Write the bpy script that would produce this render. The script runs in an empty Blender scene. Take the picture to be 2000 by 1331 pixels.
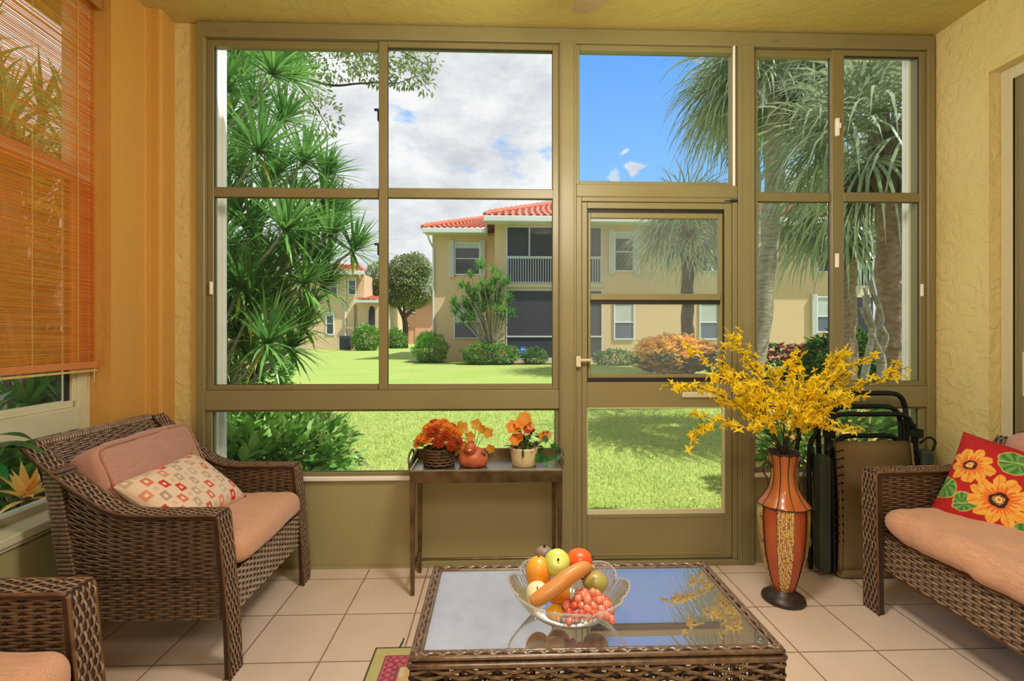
FILL1, FILL2, EXPO = 110, 60, 0.0
import bpy, math, random
import numpy as np
from mathutils import Vector, Matrix, Euler, noise
R = math.radians
C = bpy.context.scene.collection
random.seed(7)
PI = math.pi

# ---------------------------------------------------------------- materials
def _nt(name):
    m = bpy.data.materials.new(name); m.use_nodes = True
    nt = m.node_tree; nt.nodes.clear()
    out = nt.nodes.new('ShaderNodeOutputMaterial')
    return m, nt, out

def mat(name, col, rough=.6, var=0.0, col2=None, scale=8, bump=0.0, bscale=40, stretch=(1,1,1),
        metal=0.0, trans=0.0, spec=.5, coat=0.0, sss=0.0, bdist=.01, detail=4, vc=False):
    """principled material; col mixed with col2 by noise; optional bump and thin translucency"""
    m, nt, out = _nt(name)
    N, L = nt.nodes, nt.links
    b = N.new('ShaderNodeBsdfPrincipled')
    b.inputs['Base Color'].default_value = (*col, 1)
    b.inputs['Roughness'].default_value = rough
    b.inputs['Metallic'].default_value = metal
    b.inputs['Specular IOR Level'].default_value = spec
    if coat: b.inputs['Coat Weight'].default_value = coat; b.inputs['Coat Roughness'].default_value = .1
    if sss:
        b.inputs['Subsurface Weight'].default_value = sss
        b.inputs['Subsurface Radius'].default_value = (.02,.012,.006); b.inputs['Subsurface Scale'].default_value = .3
    tc = N.new('ShaderNodeTexCoord'); mp = N.new('ShaderNodeMapping'); mp.inputs['Scale'].default_value = stretch
    L.new(tc.outputs['Object'], mp.inputs['Vector'])
    csock = None
    if vc:
        a = N.new('ShaderNodeVertexColor'); a.layer_name = 'Col'; csock = a.outputs['Color']
    elif var > 0 or col2:
        n = N.new('ShaderNodeTexNoise'); n.inputs['Scale'].default_value = scale; n.inputs['Detail'].default_value = detail
        L.new(mp.outputs['Vector'], n.inputs['Vector'])
        r = N.new('ShaderNodeValToRGB')
        r.color_ramp.elements[0].position = .34; r.color_ramp.elements[1].position = .66
        c2 = col2 or tuple(max(0, c*(1-var)) for c in col)
        r.color_ramp.elements[0].color = (*c2, 1); r.color_ramp.elements[1].color = (*col, 1)
        L.new(n.outputs['Fac'], r.inputs['Fac']); csock = r.outputs['Color']
    if csock: L.new(csock, b.inputs['Base Color'])
    if bump > 0:
        n2 = N.new('ShaderNodeTexNoise'); n2.inputs['Scale'].default_value = bscale; n2.inputs['Detail'].default_value = 5
        L.new(mp.outputs['Vector'], n2.inputs['Vector'])
        bu = N.new('ShaderNodeBump'); bu.inputs['Strength'].default_value = bump; bu.inputs['Distance'].default_value = bdist
        L.new(n2.outputs['Fac'], bu.inputs['Height']); L.new(bu.outputs['Normal'], b.inputs['Normal'])
    if trans > 0:
        t = N.new('ShaderNodeBsdfTranslucent'); mx = N.new('ShaderNodeMixShader'); mx.inputs[0].default_value = trans
        if csock: L.new(csock, t.inputs['Color'])
        else: t.inputs['Color'].default_value = (*col, 1)
        L.new(b.outputs[0], mx.inputs[1]); L.new(t.outputs[0], mx.inputs[2]); L.new(mx.outputs[0], out.inputs[0])
    else: L.new(b.outputs[0], out.inputs[0])
    return m

def glass_mat(name, tint=(1,1,1), ior=1.45, rough=0.0, veil=0.0, veilcol=(.8,.85,.9)):
    m, nt, out = _nt(name); N, L = nt.nodes, nt.links
    t = N.new('ShaderNodeBsdfTransparent'); t.inputs[0].default_value = (*tint, 1)
    g = N.new('ShaderNodeBsdfGlossy'); g.inputs['Roughness'].default_value = rough
    f = N.new('ShaderNodeFresnel'); f.inputs['IOR'].default_value = ior
    mx = N.new('ShaderNodeMixShader')
    L.new(f.outputs[0], mx.inputs[0]); L.new(t.outputs[0], mx.inputs[1]); L.new(g.outputs[0], mx.inputs[2])
    last = mx
    if veil > 0:  # pale diffuse layer; dust on window panes, painted reflection on the tabletop
        d = N.new('ShaderNodeBsdfDiffuse'); d.inputs[0].default_value = (*veilcol, 1)
        tr = N.new('ShaderNodeBsdfTranslucent'); tr.inputs[0].default_value = (*veilcol, 1)
        a = N.new('ShaderNodeMixShader'); a.inputs[0].default_value = .6
        L.new(d.outputs[0], a.inputs[1]); L.new(tr.outputs[0], a.inputs[2])
        m2 = N.new('ShaderNodeMixShader'); m2.inputs[0].default_value = veil
        L.new(mx.outputs[0], m2.inputs[1]); L.new(a.outputs[0], m2.inputs[2]); last = m2
    L.new(last.outputs[0], out.inputs[0])
    return m

# ---------------------------------------------------------------- mesh builder
ORG = {}
class MB:
    def __init__(s): s.v = []; s.f = []; s.c = None; s.n = 0
    def add(s, V, F):
        o = s.n; V = [tuple(map(float, p)) for p in V]; s.v += V; s.n += len(V)
        s.f += [tuple(i+o for i in f) for f in F]
    def addnp(s, V, F):
        o = s.n; s.v += V.reshape(-1,3).tolist(); s.n = len(s.v); s.f += (F+o).tolist()
    def box(s, x0, x1, y0, y1, z0, z1, mtx=None):
        V = [(x,y,z) for x in (x0,x1) for y in (y0,y1) for z in (z0,z1)]
        if mtx: V = [tuple(mtx @ Vector(p)) for p in V]
        s.add(V, [(0,1,3,2),(4,6,7,5),(0,4,5,1),(2,3,7,6),(0,2,6,4),(1,5,7,3)])
    def rbox(s, x0, x1, y0, y1, z0, z1, r=.004, mtx=None):
        """chamfered box"""
        r = min(r, (x1-x0)*.49, (y1-y0)*.49, (z1-z0)*.49)
        V = []; idx = {}
        for ix,(x,sx) in enumerate(((x0,1),(x1,-1))):
            for iy,(y,sy) in enumerate(((y0,1),(y1,-1))):
                for iz,(z,sz) in enumerate(((z0,1),(z1,-1))):
                    for k in range(3):
                        p = [x+sx*r, y+sy*r, z+sz*r]; p[k] = (x,y,z)[k]
                        idx[(ix,iy,iz,k)] = len(V); V.append(tuple(p))
        F = []
        g = lambda a,b,c,k: idx[(a,b,c,k)]
        for a in (0,1):
            F.append((g(a,0,0,0),g(a,1,0,0),g(a,1,1,0),g(a,0,1,0)))
            F.append((g(0,a,0,1),g(1,a,0,1),g(1,a,1,1),g(0,a,1,1)))
            F.append((g(0,0,a,2),g(1,0,a,2),g(1,1,a,2),g(0,1,a,2)))
        for a in (0,1):
            for b in (0,1):
                F.append((g(0,a,b,1),g(1,a,b,1),g(1,a,b,2),g(0,a,b,2)))
                F.append((g(a,0,b,0),g(a,1,b,0),g(a,1,b,2),g(a,0,b,2)))
                F.append((g(a,b,0,0),g(a,b,1,0),g(a,b,1,1),g(a,b,0,1)))
                for c in (0,1): F.append((g(a,b,c,0),g(a,b,c,1),g(a,b,c,2)))
        if mtx: V = [tuple(mtx @ Vector(p)) for p in V]
        s.add(V, F)
    def tube(s, pts, rad, n=8, cap=True, closed=False, flat=1.0, up=None):
        pts = [Vector(p) for p in pts]; m = len(pts)
        if m < 2: return
        if not hasattr(rad, '__len__'): rad = [rad]*m
        V = []; F = []
        t0 = (pts[1]-pts[0]).normalized()
        nrm = Vector(up) if up else (Vector((0,0,1)) if abs(t0.z) < .9 else Vector((1,0,0)))
        for i,p in enumerate(pts):
            if closed: t = pts[(i+1) % m]-pts[i-1]
            elif i == 0: t = pts[1]-pts[0]
            elif i == m-1: t = pts[-1]-pts[-2]
            else: t = pts[i+1]-pts[i-1]
            t = t.normalized() if t.length > 1e-9 else t0
            nrm = nrm - t*nrm.dot(t)
            if nrm.length < 1e-6: nrm = t.orthogonal()
            nrm.normalize(); b = t.cross(nrm)
            for k in range(n):
                a = 2*PI*k/n
                V.append(p + nrm*math.cos(a)*rad[i]*flat + b*math.sin(a)*rad[i])
        for i in range(m if closed else m-1):
            j = (i+1) % m
            for k in range(n):
                k2 = (k+1) % n
                F.append((i*n+k, i*n+k2, j*n+k2, j*n+k))
        if cap and not closed:
            F.append(tuple(range(n))[::-1]); F.append(tuple((m-1)*n+k for k in range(n)))
        s.add(V, F)
    def lathe(s, prof, n=24, cx=0, cy=0, cz=0, sq=None, cap=True, twist=0):
        V = []; F = []
        for (r,z) in prof:
            for k in range(n):
                a = 2*PI*k/n + twist
                q = sq(a, z) if sq else 1
                V.append((cx+r*q*math.cos(a), cy+r*q*math.sin(a), cz+z))
        for i in range(len(prof)-1):
            for k in range(n):
                k2 = (k+1) % n
                F.append((i*n+k, i*n+k2, (i+1)*n+k2, (i+1)*n+k))
        if cap:
            if prof[0][0] > 1e-5: F.append(tuple(range(n))[::-1])
            if prof[-1][0] > 1e-5: F.append(tuple((len(prof)-1)*n+k for k in range(n)))
        s.add(V, F)
    def sphere(s, c, r, n=12, sc=(1,1,1), mtx=None, fn=None):
        V = []; F = []; m = max(6, n//2+2)
        for i in range(m+1):
            th = PI*i/m
            for k in range(n):
                a = 2*PI*k/n
                d = Vector((math.sin(th)*math.cos(a), math.sin(th)*math.sin(a), math.cos(th)))
                q = fn(d) if fn else 1
                p = Vector((d.x*sc[0]*q*r, d.y*sc[1]*q*r, d.z*sc[2]*q*r))
                if mtx: p = mtx @ p
                V.append(p+Vector(c))
        for i in range(m):
            for k in range(n):
                k2 = (k+1) % n
                F.append((i*n+k, (i+1)*n+k, (i+1)*n+k2, i*n+k2))
        s.add(V, F)
    def grid(s, fn, nu, nv, closeu=False):
        V = [fn(i/nu, j/nv) for j in range(nv+1) for i in range(nu+1)]
        F = [(j*(nu+1)+i, j*(nu+1)+i+1, (j+1)*(nu+1)+i+1, (j+1)*(nu+1)+i) for j in range(nv) for i in range(nu)]
        s.add(V, F)
    def blade(s, p, d, L, w, droop=.3, n=4, fold=0.0, side=None, tip=0.0):
        """tapering strap leaf from p in direction d, bending down"""
        p = Vector(p); d = Vector(d).normalized()
        sd = Vector(side) if side else d.cross(Vector((0,0,1)))
        if sd.length < 1e-3: sd = Vector((1,0,0))
        sd.normalize()
        V = []; q = p.copy(); dd = d.copy()
        for i in range(n+1):
            t = i/n
            ww = w*.5*(math.sin(PI*min(1,(t*.85+.15)))**.6)*(1-t**4*.96) if i < n else w*.5*tip+.0004
            V += [q-sd*ww, q+sd*ww]
            dd = (dd + Vector((0,0,-droop/n*(.4+1.6*t)))).normalized(); q = q + dd*(L/n)
        s.add(V, [(2*i,2*i+1,2*i+3,2*i+2) for i in range(n)])
    def leaf(s, p, d, L, w, nrm=None, bend=.15):
        """pointed oval leaf"""
        p = Vector(p); d = Vector(d).normalized()
        nn = Vector(nrm) if nrm else Vector((random.uniform(-.6,.6), random.uniform(-.6,.6), 1))
        sd = d.cross(nn)
        if sd.length < 1e-3: sd = d.orthogonal()
        sd.normalize(); up = sd.cross(d)
        V = [p, p+d*L*.3+sd*w*.45+up*bend*L*.2, p+d*L*.65+sd*w*.42, p+d*L-up*bend*L*.5,
             p+d*L*.65-sd*w*.42, p+d*L*.3-sd*w*.45+up*bend*L*.2]
        s.add(V, [(0,1,2,3),(0,3,4,5)])
    def build(s, name, material, parent=None, smooth=False, org=None, bevel=0, cols=None, kind=None, sub=0, solid=0):
        me = bpy.data.meshes.new(name)
        base = ORG.get(parent.as_pointer(), (0,0,0)) if parent else (org or (0,0,0))
        V = s.v if tuple(base) == (0,0,0) else [(a-base[0], b-base[1], c-base[2]) for a,b,c in s.v]
        me.from_pydata(V, [], s.f); me.update()
        if smooth: me.polygons.foreach_set('use_smooth', [True]*len(me.polygons))
        me.materials.append(material)
        if cols is not None:
            at = me.color_attributes.new('Col', 'FLOAT_COLOR', 'POINT')
            at.data.foreach_set('color', np.asarray(cols, dtype=np.float32).reshape(-1))
        o = bpy.data.objects.new(name, me); C.objects.link(o)
        if parent: o.parent = parent; ORG[o.as_pointer()] = tuple(base)
        else:
            o.location = base; ORG[o.as_pointer()] = tuple(base)
        if bevel:
            b = o.modifiers.new('b','BEVEL'); b.width = bevel; b.segments = 2; b.limit_method = 'ANGLE'
        if solid:
            b = o.modifiers.new('s','SOLIDIFY'); b.thickness = solid
        if sub:
            b = o.modifiers.new('d','SUBSURF'); b.levels = sub; b.render_levels = sub
        if kind: o['kind'] = kind
        return o

def tag(o, label, cat, group=None, kind=None):
    o['label'] = label; o['category'] = cat
    if group: o['group'] = group
    if kind: o['kind'] = kind
    return o
def thing(name, label, cat, loc, group=None, kind=None):
    o = bpy.data.objects.new(name, None); C.objects.link(o); o.location = loc; o.empty_display_size = .05
    ORG[o.as_pointer()] = tuple(loc)
    return tag(o, label, cat, group, kind)
def struct(name, loc=(0,0,0)):
    o = bpy.data.objects.new(name, None); C.objects.link(o); o.location = loc; ORG[o.as_pointer()] = tuple(loc)
    o['kind'] = 'structure'; return o
def copy_tree(o, parent=None):
    kids = list(o.children)
    c = o.copy(); C.objects.link(c)
    if parent: c.parent = parent
    ORG[c.as_pointer()] = ORG.get(o.as_pointer(), (0,0,0))
    for ch in kids: copy_tree(ch, c)
    return c

def nlerp(a, b, t): return a+(b-a)*t
def weave(m, st, f, nu, nv, w, th, amp, seg=3, ws=.005, phase=0, lat=0):
    """woven wicker: nv weavers running along s over and under nu+1 stakes; f(S,T)->(...,3)"""
    S = np.linspace(0, 1, nu*seg+1)[None,:]; T = ((np.arange(nv)+.5)/nv)[:,None]
    def ev(a, b): return f(*np.broadcast_arrays(a, b))
    P = ev(S, T); e = 1e-3
    dS = ev(np.clip(S+e,0,1), T)-ev(np.clip(S-e,0,1), T); dT = ev(S, np.clip(T+e,0,1))-ev(S, np.clip(T-e,0,1))
    nz = lambda v: v/np.maximum(np.linalg.norm(v, axis=-1, keepdims=True), 1e-9)
    dS = nz(dS); b = nz(dT); n = nz(np.cross(dS, dT))
    off = amp*np.cos(PI*(S*nu)+PI*(np.arange(nv)[:,None]+phase))
    Cc = P+n*off[...,None]+(b*(lat*np.cos(PI*(S*nu*.5)+PI*(np.arange(nv)[:,None])))[...,None] if lat else 0)
    ang = np.arange(6)*PI/3
    ring = Cc[:,:,None,:]+b[:,:,None,:]*(np.cos(ang)*w/2)[None,None,:,None]+n[:,:,None,:]*(np.sin(ang)*th/2)[None,None,:,None]
    ns = S.shape[1]
    j, i, k = np.meshgrid(np.arange(nv), np.arange(ns-1), np.arange(6), indexing='ij')
    k2 = (k+1) % 6
    id_ = lambda a, bb, c: (a*ns+bb)*6+c
    m.addnp(ring, np.stack([id_(j,i,k), id_(j,i,k2), id_(j,i+1,k2), id_(j,i+1,k)], -1).reshape(-1,4))
    if st is not None:
        S2 = np.linspace(0,1,nu+1)[:,None]; T2 = np.linspace(0,1,7)[None,:]
        P = ev(S2, T2)
        dS = nz(ev(np.clip(S2+e,0,1), T2)-ev(np.clip(S2-e,0,1), T2)); dT = ev(S2, np.clip(T2+e,0,1))-ev(S2, np.clip(T2-e,0,1)); n = nz(np.cross(dS, dT))
        a4 = np.arange(4)*PI/2
        ring = P[:,:,None,:]+dS[:,:,None,:]*(np.cos(a4)*ws/2)[None,None,:,None]+n[:,:,None,:]*(np.sin(a4)*.0015)[None,None,:,None]
        i, j, k = np.meshgrid(np.arange(nu+1), np.arange(6), np.arange(4), indexing='ij'); k2 = (k+1) % 4
        id2 = lambda a, bb, c: (a*7+bb)*4+c
        st.addnp(ring, np.stack([id2(i,j,k), id2(i,j,k2), id2(i,j+1,k2), id2(i,j+1,k)], -1).reshape(-1,4))

def smooth_path(pts, n=6):
    """Catmull-Rom through points"""
    P = [Vector(p) for p in pts]; P = [P[0]*2-P[1]]+P+[P[-1]*2-P[-2]]; out = []
    for i in range(1, len(P)-2):
        for k in range(n):
            t = k/n; a,b,c,d = P[i-1:i+3]
            out.append(.5*((2*b)+(c-a)*t+(2*a-5*b+4*c-d)*t*t+(3*b-a-3*c+d)*t**3))
    out.append(P[-2]); return out
# ---------------------------------------------------------------- materials used in the place
def stucco_mat(name, col, col2, strength, scale):
    m, nt, out = _nt(name); N, L = nt.nodes, nt.links
    b = N.new('ShaderNodeBsdfPrincipled'); b.inputs['Roughness'].default_value = .62; b.inputs['Specular IOR Level'].default_value = .35
    tc = N.new('ShaderNodeTexCoord')
    n1 = N.new('ShaderNodeTexNoise'); n1.inputs['Scale'].default_value = 1.7; n1.inputs['Detail'].default_value = 3
    r = N.new('ShaderNodeValToRGB'); r.color_ramp.elements[0].position = .3; r.color_ramp.elements[1].position = .7
    r.color_ramp.elements[0].color = (*col2,1); r.color_ramp.elements[1].color = (*col,1)
    L.new(tc.outputs['Object'], n1.inputs['Vector']); L.new(n1.outputs['Fac'], r.inputs['Fac']); L.new(r.outputs['Color'], b.inputs['Base Color'])
    n2 = N.new('ShaderNodeTexNoise'); n2.inputs['Scale'].default_value = scale; n2.inputs['Detail'].default_value = 6; n2.inputs['Distortion'].default_value = .6
    L.new(tc.outputs['Object'], n2.inputs['Vector'])
    r2 = N.new('ShaderNodeValToRGB'); r2.color_ramp.elements[0].position = .42; r2.color_ramp.elements[1].position = .58
    L.new(n2.outputs['Fac'], r2.inputs['Fac'])
    bu = N.new('ShaderNodeBump'); bu.inputs['Strength'].default_value = strength; bu.inputs['Distance'].default_value = .006
    L.new(r2.outputs['Color'], bu.inputs['Height']); L.new(bu.outputs['Normal'], b.inputs['Normal'])
    L.new(b.outputs[0], out.inputs[0]); return m

M = {}
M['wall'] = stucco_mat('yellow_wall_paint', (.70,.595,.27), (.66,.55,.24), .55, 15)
M['wall_l'] = stucco_mat('orange_lit_wall_paint', (.60,.32,.07), (.57,.31,.075), .22, 11)  # yellow wall paint with the blind's orange glow mixed into its colour
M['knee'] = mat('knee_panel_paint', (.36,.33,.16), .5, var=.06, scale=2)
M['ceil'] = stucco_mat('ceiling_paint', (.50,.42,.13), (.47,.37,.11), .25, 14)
M['frame'] = mat('painted_aluminium', (.245,.215,.10), .42, var=.10, scale=3)
M['frame2'] = mat('painted_aluminium_sash', (.225,.19,.085), .4, var=.1, scale=3)
M['frame_l'] = mat('side_window_frame_paint', (.62,.60,.42), .42, var=.06, scale=3)
M['white'] = mat('white_paint', (.90,.89,.87), .45, var=.05, scale=4)
M['gasket'] = mat('black_gasket', (.012,.011,.010), .6)
M['glass'] = glass_mat('window_glass', (.98,.99,.985), 1.05, veil=.008)
M['glass_door'] = glass_mat('screen_glass', (.98,.99,.99), 1.05, veil=.07, veilcol=(.93,.95,.98))
M['lawn'] = None

def tile_mat():
    m, nt, out = _nt('floor_tiles'); N, L = nt.nodes, nt.links
    b = N.new('ShaderNodeBsdfPrincipled'); b.inputs['Roughness'].default_value = .38
    tc = N.new('ShaderNodeTexCoord'); mp = N.new('ShaderNodeMapping'); mp.inputs['Location'].default_value = (TX, TY, 0)
    L.new(tc.outputs['Object'], mp.inputs['Vector'])
    br = N.new('ShaderNodeTexBrick'); br.offset = 0; br.squash = 1
    br.inputs['Scale'].default_value = 1; br.inputs['Brick Width'].default_value = TSX; br.inputs['Row Height'].default_value = TSY
    br.inputs['Mortar Size'].default_value = .0035; br.inputs['Mortar Smooth'].default_value = .2; br.inputs['Bias'].default_value = 0
    br.inputs['Color1'].default_value = (.76,.62,.53,1); br.inputs['Color2'].default_value = (.72,.58,.49,1); br.inputs['Mortar'].default_value = (.30,.20,.15,1)
    L.new(mp.outputs['Vector'], br.inputs['Vector'])
    n = N.new('ShaderNodeTexNoise'); n.inputs['Scale'].default_value = 5; n.inputs['Detail'].default_value = 6
    L.new(tc.outputs['Object'], n.inputs['Vector'])
    mx = N.new('ShaderNodeMixRGB'); mx.blend_type = 'MULTIPLY'; mx.inputs[0].default_value = .35
    r = N.new('ShaderNodeValToRGB'); r.color_ramp.elements[0].color = (.75,.72,.70,1); r.color_ramp.elements[1].color = (1,1,1,1)
    r.color_ramp.elements[0].position = .3; r.color_ramp.elements[1].position = .7
    L.new(n.outputs['Fac'], r.inputs['Fac']); L.new(br.outputs['Color'], mx.inputs[1]); L.new(r.outputs['Color'], mx.inputs[2])
    L.new(mx.outputs[0], b.inputs['Base Color'])
    bu = N.new('ShaderNodeBump'); bu.inputs['Strength'].default_value = .5; bu.inputs['Distance'].default_value = .003; bu.invert = True
    L.new(br.outputs['Fac'], bu.inputs['Height']); L.new(bu.outputs['Normal'], b.inputs['Normal'])
    L.new(b.outputs[0], out.inputs[0]); return m
TSX = .3187; TSY = .329
# tile lattice: a grout line along Y at x = TLX, one along X at y = TLY
TLX = -.693; TLY = 2.604
TX = -TLX; TY = -TLY
M['tiles'] = tile_mat()

# ---------------------------------------------------------------- the room
D = 2.74; ZC = 2.985
XR = 2.49
def wlx(y): return -1.8138+.052*(2.372-y)       # inner face of the left wall, leaning in towards the camera
def slab(name, mt, x0,x1,y0,y1,z0,z1):
    m = MB(); m.box(x0,x1,y0,y1,z0,z1); return m.build(name, mt, kind='structure')
slab('floor', M['tiles'], -2.3, 3.0, -2.6, 2.80, -.12, 0)
slab('ceiling', M['ceil'], -2.4, 5.2, -2.8, 2.82, ZC, ZC+.12)  # unseen right overhang added to shade the glass door from the sun
# back knee walls
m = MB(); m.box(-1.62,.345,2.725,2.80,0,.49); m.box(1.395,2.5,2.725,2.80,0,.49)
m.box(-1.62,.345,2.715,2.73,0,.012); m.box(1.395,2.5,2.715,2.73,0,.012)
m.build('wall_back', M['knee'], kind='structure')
slab('wall_rear', M['wall'], -2.6, 3.0, -2.75, -2.6, -.05, ZC)
# right wall with the sliding door recess (recess from y=-.2 to 2.41, head 2.61)
m = MB()
m.box(XR, XR+.22, 2.41, 2.80, 0, ZC); m.box(XR, XR+.22, -2.6, .1, 0, ZC); m.box(XR, XR+.22, .1, 2.41, 2.61, ZC)
m.box(2.46, 2.52, 2.74, 2.86, 0, ZC)
m.build('wall_right', M['wall'], kind='structure')
# left wall: strip between window recess and pillar, wall below and above the window
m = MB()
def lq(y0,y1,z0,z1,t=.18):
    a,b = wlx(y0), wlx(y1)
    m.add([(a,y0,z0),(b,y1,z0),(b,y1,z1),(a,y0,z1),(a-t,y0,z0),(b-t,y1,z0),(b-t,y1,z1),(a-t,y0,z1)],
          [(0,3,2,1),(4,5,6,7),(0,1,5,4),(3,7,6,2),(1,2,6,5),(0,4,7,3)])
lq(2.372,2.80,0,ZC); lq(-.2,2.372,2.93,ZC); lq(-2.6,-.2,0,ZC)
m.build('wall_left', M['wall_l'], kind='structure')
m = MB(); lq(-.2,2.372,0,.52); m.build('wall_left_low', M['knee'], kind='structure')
# pillar with soft concave turn into the wall
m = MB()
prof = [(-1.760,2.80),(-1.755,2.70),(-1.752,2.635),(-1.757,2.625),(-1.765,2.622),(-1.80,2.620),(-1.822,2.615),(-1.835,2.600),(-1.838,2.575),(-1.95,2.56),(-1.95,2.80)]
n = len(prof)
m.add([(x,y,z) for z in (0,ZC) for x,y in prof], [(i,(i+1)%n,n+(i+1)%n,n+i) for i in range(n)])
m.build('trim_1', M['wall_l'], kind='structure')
# strip between pillar and window frame
slab('trim_2', M['wall'], -1.76, -1.615, 2.742, 2.82, 0, ZC)

# ---------------------------------------------------------------- windows of the back wall
def ring(m, x0,x1,z0,z1, l,r,b,t, y0,y1, rr=.003):
    m.rbox(x0,x0+l,y0,y1,z0,z1,rr); m.rbox(x1-r,x1,y0,y1,z0,z1,rr)
    m.rbox(x0+l,x1-r,y0,y1,z0,z0+b,rr); m.rbox(x0+l,x1-r,y0,y1,z1-t,z1,rr)
def pane(x0,x1,z0,z1,y,root,mt=None):
    m = MB(); m.box(x0,x1,y-.002,y+.002,z0,z1); return m.build('glass_pane', mt or M['glass'], root)
def gask(x0,x1,z0,z1,y,root,w=.004):
    m = MB(); ring(m,x0-w,x1+w,z0-w,z1+w,w*1.6,w*1.6,w*1.6,w*1.6,y-.004,y+.004,.0005); return m.build('gasket', M['gasket'], root)
# main grid of posts and beams (trim)
m = MB()
m.rbox(-1.62,2.48,2.70,2.82,2.895,2.975,.004)            # header
m.rbox(-1.62,-1.575,2.70,2.82,0,2.895,.004)              # left jamb
m.rbox(2.435,2.48,2.70,2.82,0,2.895,.004)                # right jamb
m.rbox(.345,.440,2.69,2.82,0,2.895,.004)                 # post left of the door
m.rbox(1.345,1.437,2.69,2.82,0,2.895,.004)               # post right of the door
m.rbox(-1.575,.345,2.70,2.82,.872,.978,.004); m.rbox(1.437,2.435,2.70,2.82,.872,.99,.004)
m.rbox(.440,1.345,2.70,2.82,2.045,2.115,.004)            # beam over the door
m.rbox(-1.60,2.47,2.712,2.74,2.962,2.984,.003)
m.rbox(.352,.362,2.684,2.692,0,2.89,.002); m.rbox(.424,.434,2.684,2.692,0,2.89,.002); m.rbox(1.352,1.362,2.684,2.692,0,2.89,.002); m.rbox(1.42,1.43,2.684,2.692,0,2.89,.002)
m.build('trim_3', M['frame'], kind='structure')
# window_1: big slider left
def slider(name, x0, xm0, xm1, x1, z0, z1, lz0=2.035, lz1=2.088, gl=None):
    w = struct(name, (x0, 2.75, z0))
    m = MB(); ring(m, x0,xm1-.012,z0,z1, .035,.02,.03,.038, 2.725,2.765)
    m.rbox(x0+.03, xm0, 2.727,2.763, lz0, lz1)
    m.build('sliding_sash', M['frame2'], w)
    m = MB(); ring(m, xm0,x1,z0,z1, xm1-xm0,.035,.03,.03, 2.712,2.75)
    m.rbox(xm1, x1-.03, 2.714,2.748, lz0, lz1)
    m.build('fixed_sash', M['frame2'], w)
    for a,b in ((x0+.035,xm0),(xm1,x1-.035)):
        y = 2.745 if a < xm0 else 2.731
        for c,d in ((z0+.03,lz0),(lz1,z1-.036)):
            pane(a,b,c,d,y,w,gl); gask(a,b,c,d,y-.006,w,.003)
    m = MB(); m.rbox(x0+.2,x0+.35,2.722,2.73,z1+.02,z1+.028,.001)
    return w
w1 = slider('window_1', -1.575, -.645, -.598, .345, .978, 2.892)
w3 = slider('window_3', 1.437, 1.890, 1.960, 2.435, .99, 2.892, gl=M['glass'])
for w,xs in ((w1,-1.545),(w3,2.41)):
    m = MB(); m.rbox(xs-.008,xs+.008,2.706,2.716,1.50,1.57,.003); m.build('finger_pull', M['white'], w)
m = MB(); m.rbox(1.905,1.925,2.696,2.714,2.40,2.50,.003); m.rbox(1.908,1.93,2.69,2.70,2.44,2.47,.003); m.build('latch', M['white'], w3)
m = MB(); m.rbox(1.905,1.925,2.70,2.714,1.66,1.74,.003); m.build('latch', M['white'], w3)
for zz in (2.46,1.72):
    m = MB(); m.rbox(-.655,-.640,2.72,2.745,zz,zz+.06,.003); m.rbox(-.672,-.645,2.72,2.735,zz+.055,zz+.066,.002); m.build('latch', M['gasket'], w1)
# small embossed stamps on the frames
for (x,z,y) in ((-1.50,2.925,2.699),(1.53,2.925,2.699),(-1.02,2.062,2.726),(1.60,2.06,2.726),(2.08,2.06,2.713)):
    m = MB(); m.rbox(x,x+.055 if z>2.5 else x+.02,y-.001,y+.002,z-.006 if z>2.5 else z-.002,z+.006 if z>2.5 else z+.002,.0008)
    o = m.build('maker_stamp', M['brass'] if 'brass' in M else M['frame2'], w1 if x < 0 else w3)
# window_2 and window_4: low fixed lights
def low(name, x0,x1,z0,z1, gx0, gx1, gz0, gz1):
    w = struct(name, (x0,2.75,z0))
    m = MB(); ring(m,x0,x1,z0,z1,gx0-x0,x1-gx1,gz0-z0,z1-gz1,2.715,2.76); m.build('window_frame', M['frame'], w)
    m = MB(); m.rbox(x0,x1,2.700,2.725,z0-.006,z0+.018,.004); m.build('window_sill', M['white'], w)  # white on the sill stands for the bright highlight along it
    pane(gx0,gx1,gz0,gz1,2.742,w); gask(gx0,gx1,gz0,gz1,2.735,w,.003); return w
low('window_2', -1.575,.345,.49,.872, -1.545,.325,.528,.862)
low('window_4', 1.437,2.435,.49,.872, 1.455,2.40,.528,.862)
# transom over the door
w = struct('window_5', (.44,2.75,2.115))
m = MB(); ring(m,.440,1.345,2.115,2.895,.02,.026,.022,.03,2.715,2.76); m.build('window_frame', M['frame'], w)
m = MB(); m.rbox(1.322,1.334,2.703,2.716,2.11,2.91,.003); m.rbox(.45,1.33,2.703,2.716,2.905,2.918,.003); m.build('glazing_bead', M['white'], w)
pane(.46,1.32,2.137,2.865,2.742,w)
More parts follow.
